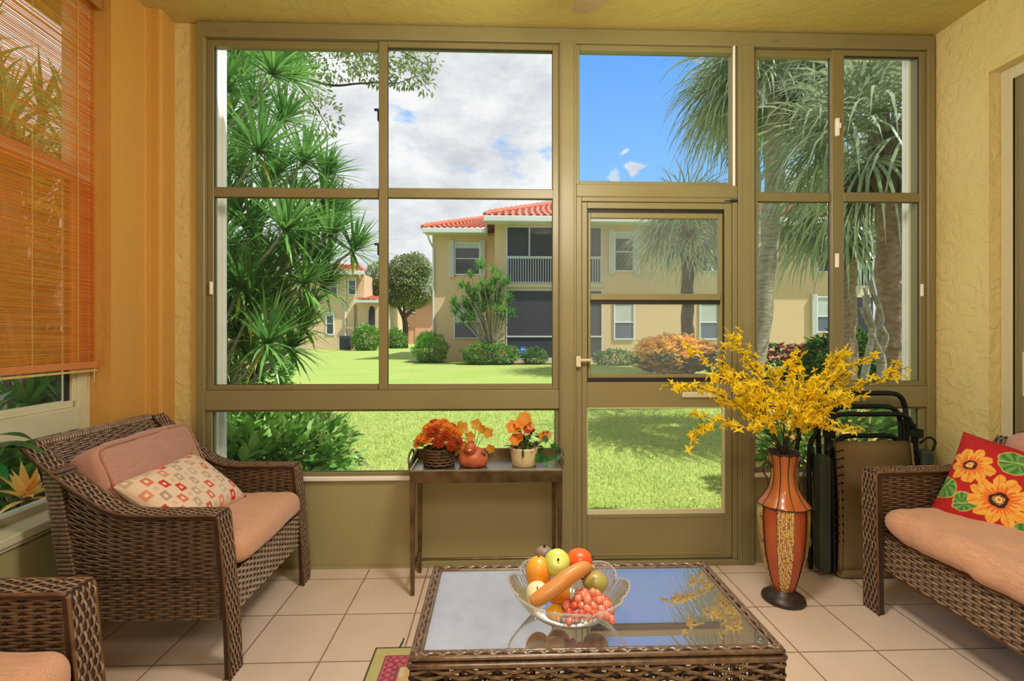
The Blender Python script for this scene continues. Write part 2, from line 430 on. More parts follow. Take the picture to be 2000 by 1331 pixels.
# door_1
d = struct('door_1', (.44,2.73,0))
m = MB(); m.rbox(.440,1.345,2.69,2.80,0,.03,.004); m.rbox(.440,.470,2.702,2.80,.03,2.045,.003); m.rbox(1.318,1.345,2.702,2.80,.03,2.045,.003)
m.rbox(.47,1.318,2.702,2.80,2.02,2.045,.003); m.build('door_frame', M['frame'], d)
m = MB()
ring(m,.472,1.316,.035,2.018,.030,.042,.25,.035,2.708,2.75)
m.rbox(.502,1.274,2.708,2.75,.875,1.02,.003)
m.rbox(.53,1.25,2.704,2.709,.265,.282,.002); m.rbox(.53,1.25,2.704,2.709,.055,.07,.002)
m.build('door_leaf', M['frame'], d)
m = MB(); ring(m,.500,1.276,.283,.877,.006,.016,.03,.006,2.704,2.712); m.build('glazing_bead', M['frame_l'], d)
m = MB()
ring(m,.508,1.268,1.04,1.962,.016,.022,.02,.03,2.716,2.742); m.rbox(.52,1.25,2.70,2.735,1.474,1.510,.003)
m.build('hung_sash', M['frame'], d)
m = MB(); m.box(.502,1.274,2.722,2.74,1.962,1.984); m.box(.502,1.274,2.71,2.745,1.018,1.042); m.box(.52,1.25,2.712,2.73,1.452,1.476); m.box(.500,.506,2.712,2.745,1.02,1.98); m.box(1.267,1.275,2.712,2.745,1.02,1.98)
m.build('gasket', M['gasket'], d)
pane(.522,1.248,1.51,1.935,2.728,d,M['glass_door']); pane(.522,1.248,1.056,1.455,2.734,d,M['glass_door'])
pane(.505,1.262,.31,.872,2.73,d)
m = MB(); m.rbox(.435,.462,2.672,2.690,1.105,1.165,.003); m.rbox(.455,.52,2.668,2.684,1.135,1.15,.004); m.build('door_latch', M['frame_l'], d)
m = MB(); m.rbox(1.03,1.25,2.694,2.708,.93,.965,.008); m.build('door_pull', M['frame_l'], d)
m = MB(); m.rbox(1.30,1.34,2.69,2.703,2.022,2.036,.003); m.rbox(1.27,1.315,2.698,2.705,2.026,2.031,.001); m.build('door_hinge', M['gasket'], d)
# white shutter tracks on the outside of the end jambs
m = MB(); m.rbox(-1.80,-1.64,2.84,3.00,-.1,3.0,.004); m.rbox(-1.645,-1.628,2.86,2.88,-.1,3.0,.003); m.rbox(-1.645,-1.615,2.97,3.0,-.1,3.0,.003); m.build('trim_4', M['white'], kind='structure')
m = MB(); m.rbox(2.545,2.70,2.87,3.00,-.1,3.0,.004); m.rbox(2.53,2.55,2.90,2.915,-.1,3.0,.003); m.rbox(2.535,2.55,2.98,3.0,-.1,3.0,.003); m.rbox(2.47,2.56,2.82,2.87,-.1,3.0,.003); m.build('trim_5', M['white'], kind='structure')

# ---------------------------------------------------------------- left window (in its recess)
def lp(y, z, o=0): return (wlx(y)-o, y, z)      # o = metres outward of the inner wall face
def lbox(m, y0,y1,z0,z1,o0,o1):
    a,b,c,e = wlx(y0)-o0, wlx(y1)-o0, wlx(y0)-o1, wlx(y1)-o1
    m.add([(a,y0,z0),(b,y1,z0),(b,y1,z1),(a,y0,z1),(c,y0,z0),(e,y1,z0),(e,y1,z1),(c,y0,z1)],
          [(0,3,2,1),(4,5,6,7),(0,1,5,4),(3,7,6,2),(1,2,6,5),(0,4,7,3)])
w = struct('window_6', lp(2.37,.52))
m = MB()
lbox(m,-.2,2.37,2.85,2.93,.095,.17); lbox(m,2.30,2.372,.54,2.93,.095,.17); lbox(m,-.2,2.30,.855,.955,.085,.17); lbox(m,-.2,2.30,.54,.575,.10,.16)
lbox(m,-.2,2.30,1.98,2.05,.11,.15); lbox(m,1.0,1.06,.955,2.85,.10,.16)
lbox(m,2.28,2.31,.955,2.86,.105,.15); lbox(m,-.2,2.30,.955,.985,.105,.15)
m.build('window_frame', M['frame_l'], w, bevel=.003)
m = MB(); lbox(m,-.2,2.372,.512,.545,-.022,.10); lbox(m,-.2,2.372,.495,.515,-.012,.0); m.build('window_sill', M['frame_l'], w, bevel=.004)
m = MB(); lbox(m,-.2,2.285,.98,2.85,.126,.130); m.build('glass_pane', M['glass'], w)
m = MB(); lbox(m,-.2,2.295,.575,.855,.126,.130); m.build('glass_pane', M['glass'], w)
m = MB(); lbox(m,2.255,2.283,.985,1.98,.118,.124); lbox(m,2.285,2.298,.575,.855,.116,.122); m.build('gasket', M['gasket'], w)
# ---------------------------------------------------------------- right sliding door
dd = struct('door_2', (XR+.07, 2.4, 0))
m = MB()
m.rbox(XR+.06,XR+.18,2.35,2.41,0,2.61); m.rbox(XR+.06,XR+.18,.1,.16,0,2.61); m.rbox(XR+.06,XR+.18,.16,2.35,2.55,2.61); m.rbox(XR+.06,XR+.18,.16,2.35,0,.05)
m.build('door_frame', M['frame_l'], dd)
m = MB(); m.rbox(XR+.075,XR+.11,2.27,2.352,.05,2.55); m.rbox(XR+.075,XR+.11,1.2,1.27,.05,2.55); m.rbox(XR+.075,XR+.11,1.27,2.27,2.48,2.55); m.rbox(XR+.075,XR+.11,1.27,2.27,.05,.14)
m.build('sliding_sash', M['frame'], dd)
m = MB(); m.box(XR+.07,XR+.08,2.255,2.272,.14,2.48); m.box(XR+.062,XR+.07,2.348,2.356,.05,2.55); m.build('gasket', M['gasket'], dd)
m = MB(); m.box(XR+.09,XR+.094,1.27,2.27,.14,2.48); m.box(XR+.13,XR+.134,.16,1.22,.05,2.55); m.build('glass_pane', M['glass'], dd)
m = MB(); m.rbox(XR+.066,XR+.078,2.29,2.315,.98,1.2,.004); m.build('door_pull', M['frame_l'], dd)
# ---------------------------------------------------------------- materials
def wicker_mat(name, c1, c2):
    m = mat(name, c1, .27, col2=c2, scale=55, stretch=(1,1,1), bump=.2, bscale=300, bdist=.001, spec=.75, coat=.25); return m
M['wick'] = wicker_mat('brown_resin_wicker', (.175,.110,.068), (.085,.048,.027))
M['wick2'] = wicker_mat('lit_brown_resin_wicker', (.33,.235,.165), (.17,.105,.068))  # same brown wicker, window highlights lightened into its colour
M['wick3'] = wicker_mat('sheen_resin_wicker', (.46,.37,.30), (.26,.18,.13))  # apron wicker paled to carry the window sheen on its strands
M['wickt'] = wicker_mat('walnut_resin_wicker', (.190,.120,.062), (.095,.055,.028))
M['wickd'] = mat('wicker_core', (.035,.018,.010), .6, var=.3, scale=30)
M['corew'] = mat('wicker_underlay', (.055,.028,.014), .6, var=.3, scale=30)
M['trimw'] = mat('wicker_edge_wrap', (.17,.085,.035), .42, col2=(.09,.042,.018), scale=20)
def fabric_mat(name, c1, c2, st):
    m, nt, out = _nt(name); N, L = nt.nodes, nt.links
    b = N.new('ShaderNodeBsdfPrincipled'); b.inputs['Roughness'].default_value = .85; b.inputs['Sheen Weight'].default_value = .25
    tc = N.new('ShaderNodeTexCoord'); mp = N.new('ShaderNodeMapping'); mp.inputs['Scale'].default_value = st
    n = N.new('ShaderNodeTexNoise'); n.inputs['Scale'].default_value = 1; n.inputs['Detail'].default_value = 7; n.inputs['Roughness'].default_value = .65
    L.new(tc.outputs['Object'], mp.inputs['Vector']); L.new(mp.outputs['Vector'], n.inputs['Vector'])
    r = N.new('ShaderNodeValToRGB'); r.color_ramp.elements[0].position = .36; r.color_ramp.elements[1].position = .64
    r.color_ramp.elements[0].color = (*c2,1); r.color_ramp.elements[1].color = (*c1,1)
    L.new(n.outputs['Fac'], r.inputs['Fac']); L.new(r.outputs['Color'], b.inputs['Base Color'])
    bu = N.new('ShaderNodeBump'); bu.inputs['Strength'].default_value = .35; bu.inputs['Distance'].default_value = .002
    L.new(n.outputs['Fac'], bu.inputs['Height']); L.new(bu.outputs['Normal'], b.inputs['Normal'])
    L.new(b.outputs[0], out.inputs[0]); return m
M['cush'] = fabric_mat('salmon_slub_fabric', (.66,.37,.23), (.50,.25,.15), (14,300,300))
M['cushb'] = fabric_mat('rose_slub_fabric', (.50,.27,.20), (.40,.20,.15), (300,14,300))
M['cushs'] = fabric_mat('salmon_slub_fabric_sofa', (.68,.39,.25), (.52,.27,.17), (300,14,300))
M['pipe'] = mat('cushion_piping', (.42,.20,.13), .8, var=.15, scale=60)
M['print'] = mat('printed_fabric', (1,1,1), .85, vc=True, bump=.25, bscale=500, bdist=.001)

def cushion(name, x0,x1,y0,y1,z0,z1, mt, parent, r=.05, puff=.012, wr=.004, mtx=None, seed=1, n=(34,34), bulge=None, piping=None):
    """soft box cushion: rounded edges, slight puff and wrinkles"""
    m = MB(); cx,cy,cz = (x0+x1)/2,(y0+y1)/2,(z0+z1)/2; hx,hy,hz = (x1-x0)/2,(y1-y0)/2,(z1-z0)/2
    def pt(d):
        # map cube point to rounded box
        q = Vector((d[0]*hx, d[1]*hy, d[2]*hz)); rr = min(r, hx*.98, hy*.98, hz*.98)
        inner = Vector((max(-hx+rr, min(hx-rr, q.x)), max(-hy+rr, min(hy-rr, q.y)), max(-hz+rr, min(hz-rr, q.z))))
        v = q-inner
        if v.length > 1e-9: q = inner+v.normalized()*rr
        fx,fy,fz = 1-(q.x/hx)**2, 1-(q.y/hy)**2, 1-(q.z/hz)**2
        fx,fy,fz = max(fx,0),max(fy,0),max(fz,0)
        q.z += (puff*1.0)*math.sqrt(fx*fy)*(1 if d[2]>0 else -.6)*min(1,abs(q.z)/hz)
        q.x += puff*.8*math.sqrt(fy*fz)*(1 if q.x>0 else -1)*min(1,abs(q.x)/hx)
        q.y += puff*.8*math.sqrt(fx*fz)*(1 if q.y>0 else -1)*min(1,abs(q.y)/hy)
        w = noise.noise(Vector((q.x*9+seed, q.y*9, q.z*9)))*wr + noise.noise(Vector((q.x*22+seed, q.y*22, q.z*8)))*wr*.4
        q += Vector((q.x/hx, q.y/hy, q.z/hz)).normalized()*w
        if bulge: q = bulge(q, hx, hy, hz)
        if mtx: q = mtx @ q
        return q+Vector((cx,cy,cz))
    nn = n[0]
    def edge(t):  # denser near edges
        t = t*2-1; return math.sin(t*PI/2)*.5+t*.5
    faces = [(0,1,2,1),(0,1,2,-1),(1,2,0,1),(1,2,0,-1),(2,0,1,1),(2,0,1,-1)]
    for a,b,c,s in faces:
        def fn(u,v):
            d = [0,0,0]; d[a] = edge(u); d[b] = edge(v); d[c] = s
            return pt(d)
        def fr(u,v): return fn(v,u)
        m.grid(fn if s > 0 else fr, nn, nn if c == 2 else max(12, nn))
    o = m.build(name, mt, parent, smooth=True)
    bm = bmesh_weld(o)
    if piping:
        for zz in (z1-.012,):
            pass
    return o
import bmesh
def bmesh_weld(o, d=.0006):
    bm = bmesh.new(); bm.from_mesh(o.data); bmesh.ops.remove_doubles(bm, verts=bm.verts, dist=d)
    bmesh.ops.recalc_face_normals(bm, faces=bm.faces); bm.to_mesh(o.data); bm.free()
    o.data.polygons.foreach_set('use_smooth', [True]*len(o.data.polygons))

# ---------------------------------------------------------------- wicker seating
def strip_core(m, path, y0, y1, th):
    """solid bent strip under the woven band; path = [(x,z)]"""
    n = len(path); V = []; F = []
    for i,(x,z) in enumerate(path):
        a = path[max(i-1,0)]; b = path[min(i+1,n-1)]; t = Vector((b[0]-a[0], b[1]-a[1])).normalized(); nn = Vector((t.y,-t.x))
        for (yy,k) in ((y0,0),(y1,0),(y1,th),(y0,th)): V.append((x+nn.x*k, yy, z+nn.y*k))
    for i in range(n-1):
        for k in range(4):
            k2 = (k+1) % 4; F.append((i*4+k, i*4+k2, i*4+4+k2, i*4+4+k))
    F += [(0,1,2,3), tuple((n-1)*4+k for k in (3,2,1,0))]
    m.add(V, F)

def wick_band(parent, name, path, y0, y1, rows, pitch, mt, th=.028, wmul=1.0, ins=.003):
    """woven band over a strip following path (x,z), strands run along the path"""
    P = np.array(path); seg = np.hypot(*(P[1:]-P[:-1]).T); Ls = np.concatenate([[0],np.cumsum(seg)]); L = Ls[-1]
    def f(S,T):
        s = S*L; return np.stack([np.interp(s,Ls,P[:,0]), y0+(y1-y0)*T, np.interp(s,Ls,P[:,1])], -1)
    w = MB(); c = MB(); nu = max(2, int(L/pitch))
    pt_ = (y1-y0)/rows; weave(w, c, f, nu, rows, pt_*.76*wmul, .0042, .0036, seg=4, ws=.006, lat=pt_*.17)
    o = w.build(name, mt, parent, smooth=True)
    # core is pushed to the inner side; its sign comes from the path direction
    strip_core(c, [tuple(p) for p in P], y0+ins, y1-ins, th)
    e = c.build('band_core', M['corew'], o)
    t = MB()
    for yy in (y0,y1): t.tube([(x,yy,z) for x,z in path], .0052, 6)
    t.build('edge_strand', M['trimw'], o, smooth=True)
    return o

def panel(parent, name, f, W, H, mt, pu=.040, pv=.0095, th=.0034, amp=.0034, edges=True):
    w = MB(); c = MB()
    weave(w, c, f, max(2,int(W/pu)), max(2,int(H/pv)), pv*.93, th, amp, seg=4, ws=.007)
    o = w.build(name, mt, parent, smooth=True)
    c.build('stake', M['wickd'], o); return o

def rounded(path, r=.03, n=4):
    """round the corners of a (x,z) polyline"""
    out = [path[0]]
    for i in range(1, len(path)-1):
        a,b,c = Vector(path[i-1]), Vector(path[i]), Vector(path[i+1])
        d1 = (a-b); d2 = (c-b); rr = min(r, d1.length*.45, d2.length*.45)
        p = b+d1.normalized()*rr; q = b+d2.normalized()*rr
        for k in range(n+1):
            t = k/n; out.append(tuple((1-t)**2*p+2*t*(1-t)*b+t*t*q))
    out.append(path[-1]); return out

ARM = [(-1.03,.612),(-1.20,.612),(-1.36,.616),(-1.45,.645),(-1.54,.706),(-1.63,.772),(-1.70,.835),(-1.735,.872)]
def armpath_smooth(P):
    return [(p.x,p.z) for p in smooth_path([(x,0,z) for x,z in P], 5)]
def seating(name, label, cat, y0, y1, group=None, aw=.082, detail=1.0):
    """a wicker seat facing +x with front feet at x=-.985, between y0 and y1"""
    root = thing(name, label, cat, (-1.36,(y0+y1)/2,0), group)
    arm = armpath_smooth(ARM)
    for (a,b,out) in ((y0,y0+aw,-1),(y1-aw,y1,1)):
        leg = [(-.985,.0),(-.992,.2),(-1.012,.42),(-1.028,.598),(-1.034,.607)]
        wick_band(root, 'leg', leg, a, b, 8, .026, M['wick2'], th=-.022, ins=.0045)
        wick_band(root, 'arm', [(-1.034,.611)]+arm[1:], a, b, 8, .026, M['wick2'], th=-.016)
        # back leg
        m = MB(); yy = a+.004; y2 = b-.004
        m.add([(-1.66,yy,0),(-1.61,yy,0),(-1.61,y2,0),(-1.66,y2,0),(-1.60,yy,.36),(-1.545,yy,.36),(-1.545,y2,.36),(-1.60,y2,.36),
               (-1.655,yy,.775),(-1.615,yy,.745),(-1.615,y2,.745),(-1.655,y2,.775)],
              [(3,2,1,0),(0,1,5,4),(1,2,6,5),(2,3,7,6),(3,0,4,7),(4,5,9,8),(5,6,10,9),(6,7,11,10),(7,4,8,11),(8,9,10,11)])
        bl = m.build('leg', M['wickd'], root)
        k = MB()
        for i in range(46):      # wrapped strands of the back leg
            z = .04+i*.0162; x = np.interp(z,[0,.36,.76],[-1.635,-1.573,-1.635]); hw = .028
            k.rbox(x-hw-.003,x+hw+.003,yy-.003,y2+.003,z,z+.0145,.004)
        k.build('leg_wrap', M['wick'], bl)
        # side panels: under the arm, and the lower apron
        ax = np.array([p[0] for p in arm])[::-1]; az = np.array([p[1] for p in arm])[::-1]
        for nm, yq, zb, top in (('side_panel', (a+.012 if out < 0 else b-.012), .375, None), ('side_apron', (a+.02 if out < 0 else b-.02), .215, .368),
                                ('inner_panel', (b-.010 if out < 0 else a+.010), .375, None)):
            def f(S,T, yq=yq, zb=zb, top=top):
                x = -1.575+(-1.03+1.575)*S
                zt = np.interp(x, ax, az)-.014 if top is None else top
                xs = x + 0*T
                return np.stack([xs+0*T, np.full_like(xs, yq), zb+(zt-zb)*T], -1)
            panel(root, nm, f, .55, (.25 if top is None else .15), M['wick'])
    ya, yb = y0+aw, y1-aw; W = yb-ya
    # back rest: woven sheet leaning back, rolled rim
    def fb(S,T): return np.stack([-1.50-.235*T, ya-.004+(W+.008)*S, .30+.555*T], -1)
    bp = panel(root, 'backrest', fb, W, .6, M['wick2'])
    def fb2(S,T): return np.stack([-1.555-.215*T, ya-.004+(W+.008)*S, .22+.625*T], -1)
    panel(root, 'backrest_rear', fb2, W, .64, M['wick'], pu=.03, pv=.012)
    m = MB(); m.tube([(-1.752,ya-.01,.862),(-1.752,yb+.01,.862)], .016, 10); rim = m.build('top_rail', M['trimw'], root, smooth=True)
    w = MB(); 
    n = int(W/.0125)
    for i in range(n):
        y = ya+i*W/n; w.tube([(-1.752+.0185*math.cos(q), y+.007*math.sin(q*.5), .862+.0185*math.sin(q)) for q in np.linspace(-.6,4.0,7)], .0045, 5)
    w.build('rail_wrap', M['wick2'], rim, smooth=True)
    # front apron and seat deck
    def fa(S,T): return np.stack([-1.012+.004*T+0*S, ya+.002+(W-.004)*S, .205+.165*T], -1)
    panel(root, 'front_apron', fa, W, .165, M['wick3'], pu=.03, pv=.0115, th=.0048)
    m = MB(); m.rbox(-1.55,-1.03,ya+.002,yb-.002,.352,.370,.004); m.rbox(-1.05,-1.02,ya+.002,yb-.002,.34,.374,.004)
    m.build('seat_deck', M['wickd'], root)
    return root

chair = seating('wicker_armchair', 'brown wicker armchair with salmon seat cushion, standing by the left corner under the windows', 'armchair', 1.85, 2.62, 'matching wicker armchairs on the left')
def front_sag(q,hx,hy,hz):
    return q
# loose cushions of the armchair
o = cushion('seat_cushion', -1.50,-.985,1.945,2.525,.374,.492, M['cush'], None, r=.052, puff=.014, wr=.007, seed=3)
tag(o, 'salmon seat cushion lying in the wicker armchair by the window', 'cushion')
def piping_loop(parent, pts, r=.004):
    m = MB(); m.tube(pts, r, 6, closed=True); return m.build('piping', M['pipe'], parent, smooth=True)
mt = Matrix.Rotation(R(-24), 4, 'Y')
o = cushion('back_cushion', -.07,.07,-.285,.285,-.165,.165, M['cushb'], None, r=.032, puff=.022, wr=.009, mtx=mt, seed=8)
o.location = (-1.555,2.245,.66); tag(o, 'rose pink boxed back cushion leaning upright in the far wicker armchair', 'cushion')
pts = []
for k in range(48):
    a = 2*PI*k/48; c_,s_ = math.cos(a), math.sin(a); e = .17
    y = .280*math.copysign(abs(c_)**e, c_); z = .160*math.copysign(abs(s_)**e, s_)
    pts.append(mt @ Vector((.071, y, z)))
piping_loop(o, pts, .0045)

def print_pillow(name, w, h, th, fn, nu, nv, edge_r=.005, trimcol=(.5,.05,.04)):
    """knife-edge pillow whose printed cover is coloured per vertex by fn(u,v) on the front"""
    m = MB(); cols = []
    for side in (1,-1):
        V = []; 
        for j in range(nv+1):
            for i in range(nu+1):
                u,v = i/nu, j/nv; x = (u*2-1); y = (v*2-1)
                pin = 1-.07*(1-abs(x)**2)*abs(y)**3 ; pin2 = 1-.07*(1-abs(y)**2)*abs(x)**3
                prof = (max(0,1-x**4)*max(0,1-y**4))**.55
                z = th/2*prof*side + .004*noise.noise(Vector((x*4,y*4,side)))*prof
                V.append((x*w/2*pin2, y*h/2*pin, z)); cols.append((*fn(u,v),1))
        F = [(j*(nu+1)+i, j*(nu+1)+i+1, (j+1)*(nu+1)+i+1, (j+1)*(nu+1)+i) for j in range(nv) for i in range(nu)]
        if side < 0: F = [f[::-1] for f in F]
        m.add(V, F)
    return m.build(name, M['print'], None, smooth=True, cols=cols)

def sq_pattern(u, v):
    x = u*11.0; y = v*7.0
    base = Vector((.72,.56,.42))
    cx, cy = math.floor(x), math.floor(y)
    fx, fy = x-cx, y-cy
    if (cx+cy) % 2: 
        if cy % 2 == 0 and .3<fx<.7 and .3<fy<.7:
            return tuple(base*.82)
        return tuple(base)
    rnd = random.Random(cx*73+cy*197+5)
    pal = [(.55,.035,.03),(.62,.16,.10),(.40,.30,.22),(.52,.44,.34),(.58,.10,.06),(.46,.36,.26),(.66,.26,.17)]
    c = Vector(pal[rnd.randrange(len(pal))])
    if .12 < fx < .88 and .06 < fy < .94:
        ix, iy = (fx-.12)/.76, (fy-.06)/.88
        if .3<ix<.66 and .3<iy<.68: return tuple(base*1.08)
        return tuple(c)
    return tuple(base)
o = print_pillow('patterned_pillow', .46, .33, .13, sq_pattern, 200, 120)
X = Vector((.18,-.95,.22)).normalized()
o.matrix_world = Matrix.Translation((-1.32,2.09,.615)) @ Matrix(((0,0,1,0),(1,0,0,0),(0,1,0,0),(0,0,0,1)))
o.rotation_mode = 'QUATERNION'
def orient(o, loc, xdir, ydir):
    x = Vector(xdir).normalized(); y = Vector(ydir); y = (y-x*y.dot(x)).normalized(); z = x.cross(y)
    mm = Matrix((x,y,z)).transposed().to_4x4(); o.rotation_mode = 'XYZ'; o.rotation_euler = mm.to_euler(); o.location = loc
orient(o, (-1.345,2.17,.602), (.05,1,.03), (-.27,.06,.215))
tag(o, 'cream lumbar pillow printed with small red, pink and taupe squares', 'pillow')
m = MB(); 
for a,b in (((-.22,-.14),(.22,-.14)),((.22,-.14),(.22,.14)),((.22,.14),(-.22,.14)),((-.22,.14),(-.22,-.14))):
    for k in range(1): pass
tm_ = mat('dark_red_thread', (.42,.06,.04), .8)
for sx_ in (-1,1):
    for sy_ in (-1,1):
        m = MB(); m.tube([(sx_*.214,sy_*.152,0),(sx_*.230,sy_*.165,.002)],[.009,.005],6); q = m.build('corner_tuft', tm_, None, smooth=True); q.parent = o

# second armchair, nearer: a copy
c2 = copy_tree(chair); c2.location = (-1.36-.075, 2.235-1.235, 0)
c2['label'] = 'brown wicker armchair cut off by the lower left corner of the picture'
o = cushion('seat_cushion', -1.575,-1.06,.71,1.29,.374,.492, M['cush'], None, r=.052, puff=.014, wr=.007, seed=13)
tag(o, 'salmon seat cushion of the nearer wicker armchair, only its far front corner in view', 'cushion')

# ---------------------------------------------------------------- wicker sofa on the right (faces -x)
def sofa():
    yf = 2.275; yn = .45
    root = thing('wicker_sofa', 'long brown wicker sofa with salmon seat cushion along the right wall', 'sofa', (2.05,(yf+yn)/2,0))
    aw = .088
    for (a,b,inn) in ((yf-aw,yf,-1),(yn,yn+aw,1)):
        leg = [(1.742,0),(1.738,.2),(1.733,.45),(1.730,.640),(1.736,.650)]
        wick_band(root, 'leg', leg, a, b, 8, .026, M['wick2'], th=.030, ins=.0045)
        arm = [(1.732,.652),(1.95,.655),(2.10,.658),(2.25,.672),(2.33,.72),(2.40,.80)]
        wick_band(root, 'arm', armpath_smooth(arm), a, b, 8, .026, M['wick2'], th=.02)
        ax = np.array([p[0] for p in arm]); az = np.array([p[1] for p in arm])
        for nm,yq in (('side_panel', b-.012 if inn < 0 else a+.012),('inner_panel', a+.010 if inn < 0 else b-.010)):
            def f(S,T, yq=yq):
                x = 1.745+.60*S; zt = np.interp(x, ax, az)-.012
                return np.stack([x+0*T, np.full_like(x+0*T, yq), .24+(zt-.24)*T], -1)
            panel(root, nm, f, .6, .4, M['wick'])
        m = MB(); m.rbox(2.30,2.36,a+.004,b-.004,0,.6,.006); m.build('leg', M['wickd'], root)
    ya, yb = yn+aw, yf-aw; W = yb-ya
    def fa(S,T): return np.stack([1.772+0*S+0*T, yb-.002-(W-.004)*S, .205+.165*T], -1)
    panel(root, 'front_apron', fa, W, .165, M['wick2'], pu=.034, pv=.0125, th=.005)
    m = MB(); m.tube([(1.768,ya,.375),(1.768,yb,.375)], .009, 8); m.tube([(1.774,ya,.203),(1.774,yb,.203)], .007, 8); m.build('apron_trim', M['trimw'], root, smooth=True)
    m = MB(); m.rbox(1.79,2.34,ya,yb,.345,.366,.004); m.build('seat_deck', M['wickd'], root)
    def fb(S,T): return np.stack([2.26+.15*T+0*S, yb-W*S, .30+.52*T], -1)
    panel(root, 'backrest', fb, W, .54, M['wick2'], pu=.028, pv=.011)
    m = MB(); m.tube([(2.415,ya,.825),(2.415,yb,.825)], .017, 10); m.build('top_rail', M['trimw'], root, smooth=True)
    return root
sofa()
o = cushion('seat_cushion', 1.735,2.25,.548,2.178,.372,.500, M['cushs'], None, r=.060, puff=.012, wr=.015, seed=21, n=(90,90))
tag(o, 'long salmon seat cushion running the length of the wicker sofa', 'cushion')
# sunflower pillow
def flower_layers():
    fl = [(.205,.645,.185,9),(.50,.40,.235,11),(.88,.63,.22,10),(.93,.10,.13,8)]
    lv = [(.50,.80,.125,.2),(.06,.36,.12,1.2),(.27,.27,.10,.5),(.76,.17,.135,-.3),(.93,-.02,.1,0),(.72,.99,.05,.4)]
    return fl, lv
FL, LV = flower_layers()
def sunflower(u, v):
    w1 = noise.noise(Vector((u*9,v*9,1)))*.022+noise.noise(Vector((u*28,v*28,3)))*.009; w2 = noise.noise(Vector((u*9,v*9,7)))*.022+noise.noise(Vector((u*28,v*28,9)))*.009
    x, y = u+w1, v+w2
    col = (.42,.008,.008)
    for k,(cx,cy,r,rot) in enumerate(LV):
        dx,dy = x-cx,y-cy; d = math.hypot(dx,dy); a = math.atan2(dy,dx)
        rr = r*(1+.08*math.sin(a*3+rot))
        if d < rr:
            if d > rr-.010: col = (.55,.42,.12)
            else:
                s = .5+.5*math.sin(a*9+rot*5+d*40); col = (.04+.10*s, .16+.20*s, .03+.05*s)
                if abs(math.sin(a-rot)) * d < .006: col = (.45,.50,.15)
    for k,(cx,cy,r,npet) in enumerate(FL):
        dx,dy = x-cx,y-cy; d = math.hypot(dx,dy); a = math.atan2(dy,dx)+k
        pr = r*(.66+.34*abs(math.cos(a*npet/2))**.55+.04*math.sin(a*5))
        if d < pr:
            t = d/r; e = abs(math.sin(a*npet/2))
            if d > pr-.012: col = (.80,.38,.05)
            elif t < .13: col = (.80,.55,.22) if t > .06 else (.65,.12,.02)
            elif t < .20: col = (.75,.45,.12) if int(a*11)%2 else (.05,.01,.01)
            elif t < .30: col = (.04,.008,.008)
            elif t < .47+.12*math.sin(a*npet*2): col = (.72,.13,.02)
            else:
                s = .5+.5*math.sin(a*npet+d*30); s = s*.6+.4*noise.noise(Vector((x*40,y*40,5))); col = (.78,.34+.16*s,.04+.05*s)
                if e < .12: col = (.70,.20,.03)
    if min(x,1-x,y,1-y) < .012: col = (.40,.01,.01)
    return col
o = print_pillow('sunflower_pillow', .44, .44, .15, sunflower, 210, 210)
orient(o, (2.150,2.0,.603), (.30,-.62,-.12), (.42,.16,.90))
tag(o, 'red square pillow printed with orange sunflowers and green leaves, leaning in the sofa corner', 'pillow')
PILLOW = o
o = cushion('back_cushion', 2.225,2.36,1.50,2.10,.52,.845, M['cushb'], None, r=.05, puff=.03, wr=.009, seed=31)
tag(o, 'mauve back cushion of the sofa, peeking in at the right edge behind the red pillow', 'cushion')

# ---------------------------------------------------------------- coffee table
TZ = .565; tx0,tx1,ty0,ty1 = -.190,.655,1.102,1.531; KF = (1.28-.565)/(1.28-.42)
root = thing('coffee_table', 'low rectangular walnut brown wicker coffee table with a dark mirror-like glass top', 'coffee table', ((tx0+tx1)/2,(ty0+ty1)/2,0))
for (nm,a,b) in (('front',(tx0,ty0),(tx1,ty0)),('right',(tx1,ty0),(tx1,ty1)),('back',(tx1,ty1),(tx0,ty1)),('left',(tx0,ty1),(tx0,ty0))):
    L_ = math.hypot(b[0]-a[0], b[1]-a[1])
    def f(S,T,a=a,b=b): 
        x = a[0]+(b[0]-a[0])*S+0*T; y = a[1]+(b[1]-a[1])*S+0*T
        return np.stack([x,y,.055+(TZ-.075)*T+0*S], -1)
    w = MB(); c = MB()
    weave(w, c, f, int(L_/.038), 40, .0098, .0046, .0050, seg=5, ws=.008)
    o = w.build('side_panel', M['wickt'], root, smooth=True); c.build('stake', M['wickd'], o)
for (x,y) in ((tx0,ty0),(tx1,ty0),(tx1,ty1),(tx0,ty1)):
    sx = 1 if x < .2 else -1; sy = 1 if y < 1.3 else -1
    m = MB(); m.rbox(min(x,x+sx*.045),max(x,x+sx*.045),min(y+sy*.003,y+sy*.045),max(y+sy*.003,y+sy*.045),0,TZ-.02,.008)
    lg = m.build('leg', M['wickd'], root)
    k = MB()
    for i in range(4): k.rbox(x-.004+(0 if sx>0 else -.043),x+.004+(.043 if sx>0 else 0),y-.004+(0 if sy>0 else -.043),y+.004+(.043 if sy>0 else 0),.004+i*.0125,.014+i*.0125,.004)
    k.build('leg_wrap', M['wickt'], lg)
